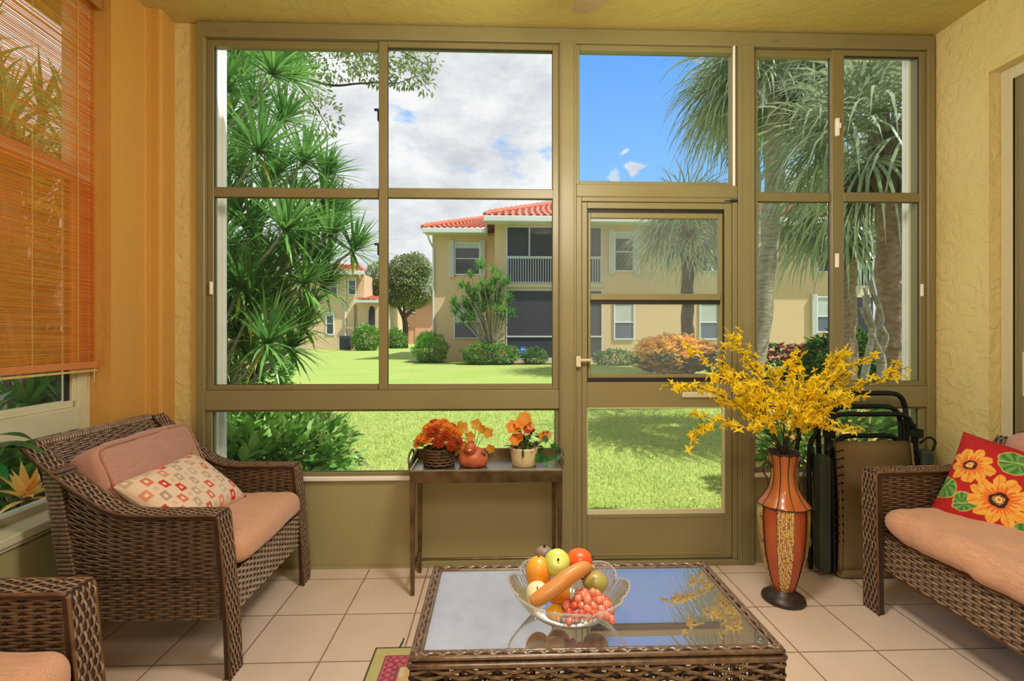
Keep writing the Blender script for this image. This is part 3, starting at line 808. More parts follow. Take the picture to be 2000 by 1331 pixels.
# rim: braided strands round the top
RW = .019
for (a,b) in (((tx0,ty0),(tx1,ty0)),((tx1,ty0),(tx1,ty1)),((tx1,ty1),(tx0,ty1)),((tx0,ty1),(tx0,ty0))):
    ax_,ay_ = a; bx_,by_ = b; L_ = math.hypot(bx_-ax_,by_-ay_); ux,uy = (bx_-ax_)/L_,(by_-ay_)/L_; nx,ny = -uy,ux
    m = MB(); nseg = int(L_/.012)
    for ph in range(3):
        pts = []
        for i in range(nseg+1):
            s = L_*i/nseg; q = s/.115*2*PI+ph*2*PI/3
            off = RW*.45+RW*.34*math.sin(q); z = TZ-.006+.005*math.cos(2*q)
            pts.append((ax_+ux*s+nx*off, ay_+uy*s+ny*off, z))
        m.tube(pts, .0056, 6, flat=.6)
    for s_ in (0.0, RW):
        m.tube([(ax_+ux*t+nx*s_, ay_+uy*t+ny*s_, TZ-.007) for t in np.linspace(0,L_,12)], .0058, 8)
    m.tube([(ax_+ux*t+nx*-.003, ay_+uy*t+ny*-.003, TZ-.022) for t in np.linspace(0,L_,12)], .0075, 8)
    o = m.build('rim', M['wick'], root, smooth=True)
    c = MB(); c.box(-.0,L_,.0,RW,TZ-.028,TZ-.010, Matrix(((ux,nx,0,ax_),(uy,ny,0,ay_),(0,0,1,0),(0,0,0,1)))); c.build('rim_core', M['wickd'], o)
M['tabletop'] = glass_mat('bronze_table_glass', (1,.64,.40), 12.0, rough=.008, veil=.15, veilcol=(.9,.86,.86))  # pale layer puts a whitish sky reflection into the glass colour
m = MB(); m.box(tx0+RW,tx1-RW,ty0+RW,ty1-RW,TZ-.014,TZ-.006); m.build('glass_top', M['tabletop'], root)

# ---------------------------------------------------------------- rug
def rugcol(u,v):
    x = u*.92; y = v*1.05; ex = min(x,.92-x); ey = min(y,1.05-y); e = min(ex,ey)
    if e < .008: return (.06,.06,.03)
    if e < .052: return (.50,.46,.20)
    if e < .115:
        p = (x if ey < ex else y)*2*PI/.058; q = (e-.0835)/.0315
        r1 = math.sin(p)*.6
        if abs(abs(q)-.93) < .08: return (.16,.03,.05)
        if abs(q-r1) < .2 or abs(q+r1) < .2: return (.30,.03,.09)
        return (.52,.15,.18)
    if e < .122: return (.35,.10,.10)
    n_ = noise.noise(Vector((x*9,y*9,2)))+.5*noise.noise(Vector((x*25,y*25,4)))
    if n_ > .28: return (.62,.40,.20)
    return (.62,.56,.36)
m = MB(); nx_,ny_ = 190,210; cols = []
for j in range(ny_+1):
    for i in range(nx_+1):
        u,v = i/nx_, j/ny_; m.v.append((-.492+.92*u, .97+1.05*v, .006)); cols.append((*rugcol(u,v),1))
m.n = len(m.v); m.f = [(j*(nx_+1)+i, j*(nx_+1)+i+1, (j+1)*(nx_+1)+i+1, (j+1)*(nx_+1)+i) for j in range(ny_) for i in range(nx_)]
o = m.build('area_rug', M['print'], None, cols=cols); o.modifiers.new('s','SOLIDIFY').thickness = .006
tag(o, 'cream area rug with a rose patterned border lying under the coffee table', 'rug')
m = MB(); m.tube([(-.395,2.015,.006),(-.392,2.035,.008),(-.387,2.05,.012),(-.385,2.058,.02)], .003, 6); q = m.build('loose_thread', M['gasket'], o)
# ---------------------------------------------------------------- tray console under the window
M['bronze'] = mat('aged_bronze_metal', (.20,.145,.075), .38, col2=(.10,.07,.035), scale=14, metal=.75, bump=.15, bscale=60, bdist=.002)
cx0,cx1,cy0,cy1 = -.425,.325,2.42,2.675
root = thing('tray_table', 'narrow aged bronze tray table standing against the wall under the window', 'side table', ((cx0+cx1)/2,(cy0+cy1)/2,0))
for x in (cx0+.012,cx1-.012):
    for y in (cy0+.012,cy1-.012):
        m = MB(); a=.0125; b=.009
        m.add([(x-b,y-b,0),(x+b,y-b,0),(x+b,y+b,0),(x-b,y+b,0),(x-a,y-a,.56),(x+a,y-a,.56),(x+a,y+a,.56),(x-a,y+a,.56)],
              [(3,2,1,0),(0,1,5,4),(1,2,6,5),(2,3,7,6),(3,0,4,7),(4,5,6,7)])
        m.build('leg', M['bronze'], root)
m = MB(); m.rbox(cx0,cx1,cy0,cy0+.012,.553,.612,.002); m.rbox(cx0,cx1,cy1-.012,cy1,.553,.612,.002); m.rbox(cx0,cx0+.012,cy0+.012,cy1-.012,.553,.612,.002); m.rbox(cx1-.012,cx1,cy0+.012,cy1-.012,.553,.612,.002)
m.build('apron', M['bronze'], root)
m = MB(); m.rbox(cx0+.003,cx1-.003,cy0+.003,cy1-.003,.606,.618,.002); m.build('tray_surface', mat('tray_pewter', (.42,.40,.36), .25, var=.3, scale=8, metal=.8), root)
m = MB(); m.rbox(cx0-.004,cx1+.004,cy1-.004,cy1+.004,.612,.665,.002)
for x,s in ((cx0,-1),(cx1,1)):
    m.add([(x,cy0,.618),(x+s*.006,cy0,.618),(x+s*.006,cy1,.618),(x,cy1,.618),(x,cy0+.02,.63),(x+s*.012,cy0+.02,.63),(x+s*.012,cy1,.668),(x,cy1,.668)],
          [(0,1,2,3),(0,1,5,4),(2,3,7,6),(0,3,7,4),(1,2,6,5),(4,5,6,7)])
m.build('tray_rim', M['bronze'], root)
for x,s in ((cx0,-1),(cx1,1)):
    m = MB(); m.tube(smooth_path([(x+s*.012,cy0+.05,.63),(x+s*.016,cy0+.07,.668),(x+s*.014,cy0+.13,.683),(x+s*.016,cy0+.19,.675),(x+s*.012,cy0+.21,.64)],5), .005, 8)
    m.build('handle', M['bronze'], root, smooth=True)
m = MB()
for x in (cx0+.012,cx1-.012): m.rbox(x-.006,x+.006,cy0+.02,cy1-.02,.115,.130,.002)
m.rbox(cx0+.012,cx1-.012,(cy0+cy1)/2-.006,(cy0+cy1)/2+.006,.117,.129,.002); m.build('stretcher', M['bronze'], root)
TT = .619
# flower helpers
M['orange_petal'] = mat('orange_petals', (.82,.34,.03), .6, col2=(.74,.20,.015), scale=30, trans=.35)
M['red_petal'] = mat('rust_red_petals', (.42,.035,.012), .6, col2=(.58,.10,.015), scale=30, trans=.35)
M['peach_petal'] = mat('peach_petals', (.80,.36,.16), .6, col2=(.75,.26,.05), scale=30, trans=.35)
M['gold_leaf'] = mat('gold_autumn_leaves', (.72,.42,.04), .55, col2=(.66,.24,.02), scale=20, trans=.4)
M['dkleaf'] = mat('dark_green_leaves', (.020,.075,.018), .45, col2=(.05,.13,.02), scale=20, trans=.2)
M['stemg'] = mat('green_brown_stem', (.08,.09,.03), .6, var=.3, scale=30)
def mum(c, r, d, n=26, layers=3):
    m = MB(); d = Vector(d).normalized(); u = d.orthogonal().normalized(); v = d.cross(u)
    for l in range(layers):
        k = n-l*6; el = .15+l*.42
        for i in range(k):
            a = 2*PI*i/k+l*.3+random.uniform(-.06,.06)
            e = (u*math.cos(a)+v*math.sin(a))*math.cos(el)+d*math.sin(el)
            m.leaf(Vector(c)+e*r*.08, e, r*(1-.17*l)*random.uniform(.85,1.1), r*.26, nrm=d, bend=.25)
    return m
def flower5(c, r, d, n=6, cup=.35):
    m = MB(); d = Vector(d).normalized(); u = d.orthogonal().normalized(); v = d.cross(u)
    for i in range(n):
        a = 2*PI*i/n+random.uniform(-.1,.1); e = ((u*math.cos(a)+v*math.sin(a))*math.cos(cup)+d*math.sin(cup)).normalized()
        m.leaf(Vector(c), e, r, r*.98, nrm=d, bend=.35)
    return m
rnd = random.Random(11)
# basket of mums
bx,by = -.292,2.515
root = thing('potted_mums', 'dark basket pot crowded with orange and rust red chrysanthemums, leftmost on the tray table', 'flower pot', (bx,by,TT))
m = MB(); m.lathe([(.058,0),(.070,.01),(.075,.05),(.077,.088),(.072,.088),(.068,.07),(.0,.07)], 28, bx,by,TT)
pot = m.build('pot', mat('dark_woven_basket', (.085,.045,.022), .6, col2=(.03,.016,.01), scale=60, stretch=(1,1,3), bump=.8, bscale=70, bdist=.004), root, smooth=True)
m = MB()
for i in range(6): m.tube([(bx+.0765*math.cos(a), by+.0765*math.sin(a), TT+.012+i*.0145+.0025*math.sin(a*12+i*PI)) for a in np.linspace(0,2*PI,49)[:-1]], .0055, 5, closed=True)
m.build('basket_weave', mat('basket_strand', (.12,.062,.028), .55, var=.4, scale=40), pot, smooth=True)
heads = [(0,0,.20,.040,'o'),(-.055,-.01,.185,.038,'o'),(.045,-.02,.19,.036,'o'),(-.02,-.05,.175,.042,'r'),(.04,-.05,.155,.037,'r'),(-.085,-.02,.135,.040,'o'),(.095,-.03,.12,.034,'r'),
         (-.06,-.055,.14,.034,'o'),(.005,-.07,.13,.036,'r'),(.08,-.01,.165,.034,'o'),(-.03,.03,.205,.034,'r'),(.02,.04,.21,.03,'o'),(-.105,-.03,.115,.028,'o'),(.06,.03,.185,.034,'r'),(.065,-.065,.11,.028,'r')]
s = MB(); lf = MB()
for (dx,dy,dz,r,c) in heads:
    p = Vector((bx+dx,by+dy,TT+dz)); s.tube([(bx+dx*.3,by+dy*.3,TT+.07), p], .002, 5)
    mum(p, r, (dx*4,dy*4-.35,.5)).build('bloom', M['orange_petal'] if c == 'o' else M['red_petal'], root)
for i in range(46):
    a = rnd.uniform(0,2*PI); r = rnd.uniform(.03,.10); p = (bx+r*math.cos(a), by+r*math.sin(a)*.8, TT+rnd.uniform(.07,.13))
    lf.leaf(p, (math.cos(a),math.sin(a)-.3,rnd.uniform(-.4,.3)), rnd.uniform(.03,.05), .018)
s.build('stem', M['stemg'], root); lf.build('foliage', M['dkleaf'], root, kind='stuff')
# little terracotta bird planter with gold leaves
bx,by = -.118,2.50
root = thing('bird_planter', 'small terracotta bird figure holding golden autumn leaves, middle of the tray table', 'planter', (bx,by,TT))
M['terra'] = mat('mottled_terracotta', (.52,.14,.05), .55, col2=(.36,.07,.03), scale=26, bump=.3, bscale=70, bdist=.003)
m = MB()
m.lathe([(.045,0),(.062,.006),(.070,.03),(.066,.055),(.050,.078),(.030,.088),(0,.09)], 28, bx,by,TT, sq=lambda a,z: 1+.12*math.cos(a)**2)
m.build('body', M['terra'], root, smooth=True)
m = MB(); m.sphere((bx-.012,by-.045,TT+.095), .030, 16, sc=(1,1,1.15)); hd = m.build('head', M['terra'], root, smooth=True)
m = MB(); m.sphere((bx-.014,by-.078,TT+.094), .009, 10, sc=(1.2,1.3,.7)); m.build('beak', mat('pink_glaze', (.72,.30,.22), .4), hd, smooth=True)
m = MB(); m.sphere((bx-.008,by-.045,TT+.128), .012, 10, sc=(1.6,.8,.5)); m.build('comb', M['red_petal'], hd, smooth=True)
m = MB(); m.sphere((bx+.048,by-.036,TT+.062), .016, 12, sc=(1,.6,1)); m.build('wing', mat('dark_brown_glaze', (.10,.03,.02), .4), root, smooth=True)
s = MB(); rnd = random.Random(5)
def lobed(p, d, r):
    m = MB(); d = Vector(d).normalized(); sd = Vector((1,0,0)) if abs(d.x) < .8 else Vector((0,0,1)); nn = Vector((rnd.uniform(-.3,.3),-1,rnd.uniform(-.2,.4))).normalized()
    u = (d-nn*d.dot(nn)).normalized(); v = nn.cross(u); pts = []
    for k in range(26):
        a = 2*PI*k/26; rr = r*(.62+.32*abs(math.cos(a*2.5))**.8)
        q = Vector(p)+u*(rr*math.cos(a)+r*.55)+v*rr*math.sin(a)+nn*.12*r*math.cos(a*2)
        pts.append(q)
    cc = Vector(p)+u*r*.55-nn*.1*r
    m.add([cc]+pts, [(0,1+i,1+(i+1)%26) for i in range(26)]); return m
for (dx,dz,r,ax_) in ((-.05,.165,.040,-.3),(.01,.185,.034,.2),(.06,.15,.032,.9),(-.075,.11,.038,-.6),(-.10,.045,.036,-.7),(-.055,.07,.040,-.3),(.075,.07,.026,.9),(-.02,.125,.03,.1),(.035,.17,.026,.6),(-.085,.075,.03,-.4)):
    p = (bx+dx,by+.02,TT+dz); s.tube(smooth_path([(bx+dx*.1,by+.01,TT+.05),(bx+dx*.6,by+.03,TT+dz*.8),p],4), .0013, 5)
    lobed(p,(ax_,-.1,.7),r).build('leaf', M['gold_leaf'], root)
s.build('stem', M['gasket'], root)
# cream pot
bx,by = .140,2.50
root = thing('potted_pansies', 'cream ceramic pot of orange silk flowers with trailing leaves, rightmost on the tray table', 'flower pot', (bx,by,TT))
m = MB(); m.lathe([(.055,0),(.060,.004),(.066,.04),(.072,.085),(.074,.094),(.069,.094),(.066,.085),(0,.085)], 32, bx,by,TT)
m.build('pot', mat('cream_ceramic', (.68,.58,.33), .35, var=.05, scale=6), root, smooth=True)
s = MB(); lf = MB(); rnd = random.Random(9)
for (dx,dy,dz,r,c,n) in ((.0,-.01,.235,.044,'g',7),(-.052,-.02,.195,.046,'o',6),(-.02,-.03,.215,.036,'o',6),(.03,-.02,.20,.026,'p',8),(-.045,-.04,.135,.038,'o',6),(.015,-.03,.185,.030,'r',6),(.095,-.02,.145,.034,'o',5),(.118,-.02,.155,.024,'p',8),(.04,.0,.18,.02,'r',6),(-.02,-.04,.155,.02,'r',5)):
    p = Vector((bx+dx,by+dy,TT+dz)); s.tube(smooth_path([(bx+dx*.2,by,TT+.08),(bx+dx*.7,by+dy,TT+dz*.75),p],3), .0018, 5)
    flower5(p, r, (dx*3,-.7,.55), n).build('bloom', {'o':M['orange_petal'],'r':M['red_petal'],'p':M['peach_petal'],'g':M['gold_leaf']}[c], root)
for i in range(70):
    a = rnd.uniform(0,2*PI); r = rnd.uniform(.0,.085); p = (bx+.02+r*math.cos(a), by+r*math.sin(a)*.7, TT+rnd.uniform(.085,.17))
    lf.leaf(p, (math.cos(a),math.sin(a)-.3,rnd.uniform(-.7,.5)), rnd.uniform(.03,.05), .02)
lf.leaf((bx-.01,by-.075,TT+.10),(.0,-.15,-1),.05,.016); lf.leaf((bx-.02,by-.07,TT+.11),(-.9,-.2,.1),.06,.014); lf.leaf((bx-.05,by-.07,TT+.115),(-1,-.2,.05),.06,.016)
s.build('stem', M['stemg'], root); lf.build('foliage', M['dkleaf'], root, kind='stuff')
iv = MB(); s = MB()
s.tube(smooth_path([(bx+.05,by-.02,TT+.10),(bx+.10,by-.03,TT+.135),(bx+.135,by-.04,TT+.10),(bx+.125,by-.045,TT+.05)],5), .0016, 5)
for p,d,r in (((bx+.115,by-.05,TT+.05),(.2,-.2,-.8),.036),((bx+.09,by-.05,TT+.055),(-.8,-.2,-.5),.03),((bx+.135,by-.05,TT+.10),(.9,-.2,.1),.024),((bx+.10,by-.05,TT+.13),(.4,-.2,.9),.02),((bx+.155,by-.05,TT+.06),(.8,-.2,-.5),.022)):
    q = lobed(p,d,r); iv.add(q.v,q.f)
iv.build('ivy_leaf', mat('bright_ivy', (.03,.16,.03), .45, var=.4, scale=30, trans=.2), root, kind='stuff'); s.build('tendril', M['stemg'], root)

# ---------------------------------------------------------------- glass bowl of fruit
BX,BY = .222*KF,1.515*KF
M['bowlg'] = glass_mat('clear_pressed_glass', (.985,.99,.995), 1.5, veil=.13, veilcol=(.85,.88,.92))
M['rimg'] = glass_mat('whitened_glass_rim', (1,1,1), 1.5, veil=.45, veilcol=(.8,.83,.86))  # clear rim with a strong pale diffuse layer mixed in
root = thing('glass_bowl', 'clear glass bowl with flared petal-shaped rim standing on the coffee table', 'bowl', (BX,BY,TZ-.005))
m = MB()
NP = 8
def bowl(u,v,inner=0):
    a = u*2*PI; t = v
    r = (.045+.128*t**.72)*KF; ph = abs(math.cos(a*NP/2+.5))**.5
    r *= 1+.16*(ph-.55)*t**2; z = (.004+.088*t**1.8+.026*(ph-.5)*t**3)*KF
    fl = .0022*math.sin(a*NP*9)*t*(1-.3*t)
    return (BX+(r+fl+inner*-.003)*math.cos(a), BY+(r+fl+inner*-.003)*math.sin(a), TZ-.005+z+inner*.0015)
m.grid(lambda u,v: bowl(u,v), 288, 22); o = m.build('bowl_wall', M['bowlg'], root, smooth=True)
m = MB(); m.lathe([(.0,.001),(.037,.001),(.043,.004),(.040,.008),(0,.008)], 40, BX,BY,TZ-.005); m.build('bowl_foot', M['bowlg'], root, smooth=True)
m = MB(); m.tube([bowl(i/288,1.0) for i in range(288)], .0024, 6, closed=True); m.build('bowl_rim', M['rimg'], root, smooth=True)
def FP(p): return (BX+(p[0]-.222)*KF, BY+(p[1]-1.515)*KF, TZ-.006+(p[2]-.414)*KF)
def fruit(name,label,cat,c,r,mt,fn=None,sc=(1,1,1),mtx=None,group=None,n=32):
    c = FP(c); r = r*KF; m = MB(); m.sphere((0,0,0), r, n, sc=sc, mtx=mtx, fn=fn); o = m.build(name, mt, None, smooth=True)
    o.location = c; ORG[o.as_pointer()] = (0,0,0); tag(o,label,cat,group); return o
apple = lambda d: (1-.22*math.exp(-((1-d.z)*7)**1.0)-.12*math.exp(-((1+d.z)*7)))*(1+.03*math.cos(5*math.atan2(d.y,d.x))*(.5-d.z*.5))
def child(o, m, name, mt): 
    m.v = [tuple(q*KF for q in p) for p in m.v]; k = m.build(name, mt, None, smooth=True); k.parent = o; return k
fz = .0
M['or'] = mat('orange_mango_skin', (.80,.27,.02), .38, col2=(.82,.46,.05), scale=9, sss=.1, coat=.2)
M['ga'] = mat('yellow_green_apple_skin', (.66,.72,.16), .3, col2=(.50,.62,.12), scale=8, sss=.1, coat=.3)
M['ra'] = mat('red_orange_skin', (.75,.07,.01), .38, col2=(.80,.15,.02), scale=10, sss=.1, coat=.2, bump=.15, bscale=150, bdist=.001)
M['pa'] = mat('pale_apple_skin', (.74,.70,.42), .3, col2=(.66,.66,.34), scale=8, sss=.1, coat=.3)
M['pe'] = mat('olive_green_pear_skin', (.34,.36,.09), .4, col2=(.42,.28,.08), scale=9, coat=.15)
M['sq'] = mat('tan_orange_squash_skin', (.58,.21,.04), .45, col2=(.52,.25,.07), scale=10, stretch=(4,1,4), coat=.1)
M['pit'] = mat('dark_fruit_stem', (.06,.03,.015), .7)
o = fruit('mango', 'orange and yellow mango at the left back of the glass bowl', 'fruit', (.132,1.540,.535), .045, M['or'], sc=(.92,.95,1.12)); 
m = MB(); m.sphere((0,0,.05),.004,8); child(o,m,'stem',M['pit'])
o = fruit('apple', 'yellow-green apple on top of the fruit, dimple facing forward', 'fruit', (.190,1.535,.568), .041, M['ga'], fn=apple, sc=(1,1,1.02), mtx=Matrix.Rotation(R(52),3,'X').to_4x4())
m = MB(); m.tube([(0,-.022,.018),(0,-.033,.027)],[.004,.0025],8); child(o,m,'stem',M['pit'])
o = fruit('tangerine', 'glossy red-orange fruit at the right back of the glass bowl', 'fruit', (.262,1.545,.568), .041, M['ra'], sc=(1,1,.97), fn=lambda d: 1-.12*math.exp(-((1-d.z)*6)))
m = MB(); m.tube([(.036,-.01,.014),(.044,-.012,.02)],[.003,.003],6); child(o,m,'stem',M['pit'])
o = fruit('fig', 'small dark purplish fruit peeking out behind the green apple', 'fruit', (.155,1.60,.568), .028, mat('dusky_fig_skin',(.14,.09,.08),.45,col2=(.3,.24,.18),scale=20), fn=lambda d:1-.25*max(0,d.z)**3)
m = MB(); m.tube([(0,0,.018),(.003,-.002,.032)],[.005,.003],8); child(o,m,'stem',M['pit'])
o = fruit('apple', 'pale cream-green apple at the left front of the glass bowl', 'fruit', (.123,1.475,.503), .036, M['pa'], fn=apple, mtx=Matrix.Rotation(R(38),3,'X').to_4x4())
m = MB(); m.tube([(0,-.018,.018),(-.004,-.03,.036)],[.002,.0015],6); child(o,m,'stem',M['pit'])
o = fruit('pear', 'olive green pear at the right of the glass bowl beside the grapes', 'fruit', (.307,1.520,.512), .035, M['pe'], sc=(1.15,1,.95))
m = MB(); m.tube([(-.034,0,.008),(-.045,-.002,.014)],[.003,.002],6); child(o,m,'stem',M['pit'])
o = fruit('orange', 'orange half hidden in the middle of the bowl under the long squash', 'fruit', (.190,1.505,.49), .036, M['or'])
m = MB(); m.sphere((0,0,.035),.003,6); child(o,m,'stem',M['pit'])
o = fruit('lemon', 'small amber yellow fruit at the bottom front of the bowl beside the grapes', 'fruit', (.172,1.445,.462), .024, mat('amber_skin',(.75,.38,.03),.35,coat=.3), sc=(1.2,1,.9))
# long squash lying across the fruit
m = MB(); pth = smooth_path([(.098,1.410,.513),(.125,1.415,.524),(.17,1.428,.545),(.215,1.447,.568),(.262,1.472,.580),(.292,1.49,.572)],6); pth = [Vector(FP(p)) for p in pth]
nn = len(pth); m.tube(pth, [.0235*KF*math.sin(PI*min(1,(i/(nn-1)*.87+.07)))**.42*(1-.72*max(0,(i/(nn-1)-.78)/.22)**2) for i in range(nn)], 16)
o = m.build('squash', M['sq'], None, smooth=True, org=FP((.2,1.44,.545))); tag(o, 'long curved tan-orange squash lying diagonally across the fruit', 'squash')
m = MB(); m.tube([FP((.290,1.489,.573)),FP((.302,1.496,.566))],[.007,.004],8); m.build('stem', M['pe'], o, smooth=True)
# bunch of grapes
root = thing('grape_bunch', 'bunch of pink-red grapes spilling over the front of the glass bowl', 'grapes', FP((.255,1.44,.47)))
M['gr1'] = mat('pink_grape_skin', (.72,.20,.13), .25, col2=(.76,.32,.22), scale=20, sss=.15, coat=.4)
M['gr2'] = mat('red_grape_skin', (.55,.05,.03), .25, col2=(.62,.12,.05), scale=20, sss=.15, coat=.4)
g1 = MB(); g1.sphere((0,0,0), .0118*KF, 14, sc=(1,1,1.15)); me_ = None
rg = random.Random(4); pts = []
tries = 0
while len(pts) < 46 and tries < 6000:
    tries += 1
    x = rg.uniform(-.062,.066); y = rg.uniform(-.045,.045); z = .008+.052*(1-(x/.095)**2)*(1-(y/.06)**2)*rg.uniform(.55,1) - .012*abs(y/.045)
    if x < -.03: z -= .012
    p = Vector((.262+x,1.437+y+.0,.466+z))
    if all((p-q).length > .0175 for q in pts): pts.append(p)
protos = {}
for i,p in enumerate(pts):
    k = 0 if p.z > .495 or rg.random() < .45 else 1
    if k not in protos:
        o = g1.build('grape', (M['gr1'],M['gr2'])[k], None, smooth=True); protos[k] = o
    else: o = protos[k].copy(); C.objects.link(o)
    o.parent = root; o.location = (p-Vector((.255,1.44,.47)))*KF; o.rotation_euler = (rg.uniform(-1,1),rg.uniform(-1,1),0)
s = MB(); s.tube(smooth_path([FP((.20,1.46,.485)),FP((.25,1.445,.488)),FP((.31,1.44,.475))],5), .002, 6); s.build('stem', M['stemg'], root)

# ---------------------------------------------------------------- tall vase
VX,VY = 1.386,2.334
root = thing('floor_vase', 'tall rust orange metal floor vase with gold mosaic panels and scroll handles', 'vase', (VX,VY,0))
M['vor'] = mat('burnt_orange_lacquer', (.42,.085,.018), .32, col2=(.34,.055,.012), scale=6, coat=.3)
M['vdk'] = mat('dark_iron', (.035,.022,.015), .42, var=.3, scale=20)
def mosaic():
    m, nt, out = _nt('gold_mosaic'); N, L = nt.nodes, nt.links
    b = N.new('ShaderNodeBsdfPrincipled'); b.inputs['Roughness'].default_value = .3; b.inputs['Metallic'].default_value = .3
    tc = N.new('ShaderNodeTexCoord'); v = N.new('ShaderNodeTexVoronoi'); v.inputs['Scale'].default_value = 125; v.inputs['Randomness'].default_value = .35; v.distance = 'CHEBYCHEV'
    L.new(tc.outputs['Object'], v.inputs['Vector'])
    r = N.new('ShaderNodeValToRGB'); e = r.color_ramp.elements; e[0].position = .22; e[0].color = (.95,.74,.30,1); e[1].position = .50; e[1].color = (.22,.07,.02,1)
    L.new(v.outputs['Distance'], r.inputs['Fac']); L.new(r.outputs['Color'], b.inputs['Base Color'])
    bu = N.new('ShaderNodeBump'); bu.invert = True; bu.inputs['Distance'].default_value = .002; bu.inputs['Strength'].default_value = .8
    L.new(v.outputs['Distance'], bu.inputs['Height']); L.new(bu.outputs['Normal'], b.inputs['Normal'])
    L.new(b.outputs[0], out.inputs[0]); return m
M['mos'] = mosaic()
body = [(.050,.058),(.062,.085),(.083,.16),(.101,.24),(.110,.33),(.113,.41),(.111,.462)]
neck = [(.116,.466),(.113,.472),(.086,.505),(.066,.54),(.056,.58),(.0525,.61),(.056,.65),(.066,.695),(.070,.708)]
NS = 10; tw0 = R(-116-54)
def seg(prof, k, name, mt, bul=.05, wide=1.0, nsub=6):
    m = MB(); a0 = tw0+2*PI*k/NS
    def fn(u,v):
        t = v*(len(prof)-1); i = min(int(t),len(prof)-2); f_ = t-i
        r = prof[i][0]*(1-f_)+prof[i+1][0]*f_; z = prof[i][1]*(1-f_)+prof[i+1][1]*f_
        a = a0+2*PI/NS*u; q = 1+bul*math.sin(PI*u)-bul
        return (VX+r*q*math.cos(a), VY+r*q*math.sin(a), z)
    m.grid(fn, nsub, 24); return m.build(name, mt, root, smooth=True)
for k in range(NS):
    seg(body, k, 'mosaic_panel' if k % 2 else 'lacquer_panel', M['mos'] if k % 2 else M['vor'], bul=-.02 if k % 2 else .045)
M['vor2'] = mat('amber_orange_lacquer', (.50,.16,.03), .3, col2=(.42,.10,.02), scale=6, coat=.3)
for k in range(NS): seg(neck, k, 'neck_panel', M['vor2'], bul=.03)
m = MB()
for k in range(NS):
    a = tw0+2*PI*k/NS
    for prof in (body,neck): m.tube([(VX+r*math.cos(a)*.985, VY+r*math.sin(a)*.985, z) for r,z in prof], .0022, 5)
m.tube([(VX+.115*math.cos(a),VY+.115*math.sin(a),.464) for a in np.linspace(0,2*PI,33)[:-1]], .0035, 6, closed=True)
m.build('seam', M['vdk'], root)
m = MB(); m.lathe([(0,0),(.094,0),(.098,.008),(.094,.02),(.070,.036),(.054,.05),(.050,.06),(0,.06)], 40, VX,VY,0); m.build('base', M['vdk'], root, smooth=True)
m = MB(); m.lathe([(.066,.700),(.072,.712),(.074,.716),(.070,.718),(.066,.712),(.060,.69),(.0,.69)], 32, VX,VY,0); m.build('lip', M['vdk'], root, smooth=True)
for s_ in (-1,1):
    m = MB()
    P = [(.060,.645),(.078,.672),(.098,.668),(.106,.645),(.100,.618),(.088,.598),(.082,.575),(.084,.558)]
    m.tube(smooth_path([(VX+s_*x,VY-.01,z) for x,z in P],5), .0045, 8)
    sp = [(VX+s_*(.083+(.019-.0022*i)*math.cos(i*.75+.5)), VY-.01, .648+(.019-.0022*i)*math.sin(i*.75+.5)) for i in range(8)]
    m.tube(smooth_path(sp,3), .004, 8)
    m.tube(smooth_path([(VX+s_*.088,VY-.01,.672),(VX+s_*.094,VY-.01,.684),(VX+s_*.090,VY-.01,.694)],4), [.004]*8+[.0015], 6)
    m.build('scroll_handle', M['vdk'], root, smooth=True)
# forsythia branches
M['twig'] = mat('dark_twig', (.035,.018,.010), .7, var=.3, scale=60)
def petal_mat():
    return mat('yellow_forsythia_petals', (.95,.80,.03), .5, col2=(.95,.70,.02), scale=25, trans=.45)
M['yel'] = petal_mat()
bl = []
for v in range(5):
    m = MB(); rr = random.Random(v)
    for i in range(4):
        a = i*PI/2+rr.uniform(-.3,.3); d = Vector((math.cos(a),math.sin(a),rr.uniform(.1,.7)))
        m.leaf((0,0,0), d, rr.uniform(.019,.028), .0105, nrm=(0,0,1), bend=.5)
    bl.append(m)
blm = []
rf = random.Random(77)
def at2(px,py,Y):
    """where a tip seen at (px,py) stands in the plane y=Y"""
    u=(px-1000)/960; v=(655-py)/960; A=R(1.8); dx,dy=math.sin(A)+u*math.cos(A), math.cos(A)-u*math.sin(A); t=Y/dy
    return Vector((dx*t,Y,1.28+v*t))
tips = [(1308,752,2.22,'leftmost forsythia stem, arching far out over the door'),(1415,650,2.40,'tallest forsythia stem, its tip rising above the other stems'),(1352,850,2.20,None),(1345,690,2.30,None),(1470,705,2.45,None),
        (1435,760,2.15,None),(1505,735,2.5,None),(1545,720,2.25,None),(1595,770,2.15,None),(1640,710,2.35,None),(1600,745,2.45,None),(1700,700,2.3,None),
        (1765,735,2.25,'rightmost forsythia stem, reaching over the folded lounger'),(1660,790,2.15,None),(1570,820,2.1,None),(1480,840,2.12,None),(1400,790,2.4,None),(1520,790,2.05,None),(1685,760,2.42,None),(1455,790,2.5,None),(1625,840,2.2,None),(1390,735,2.18,None)]
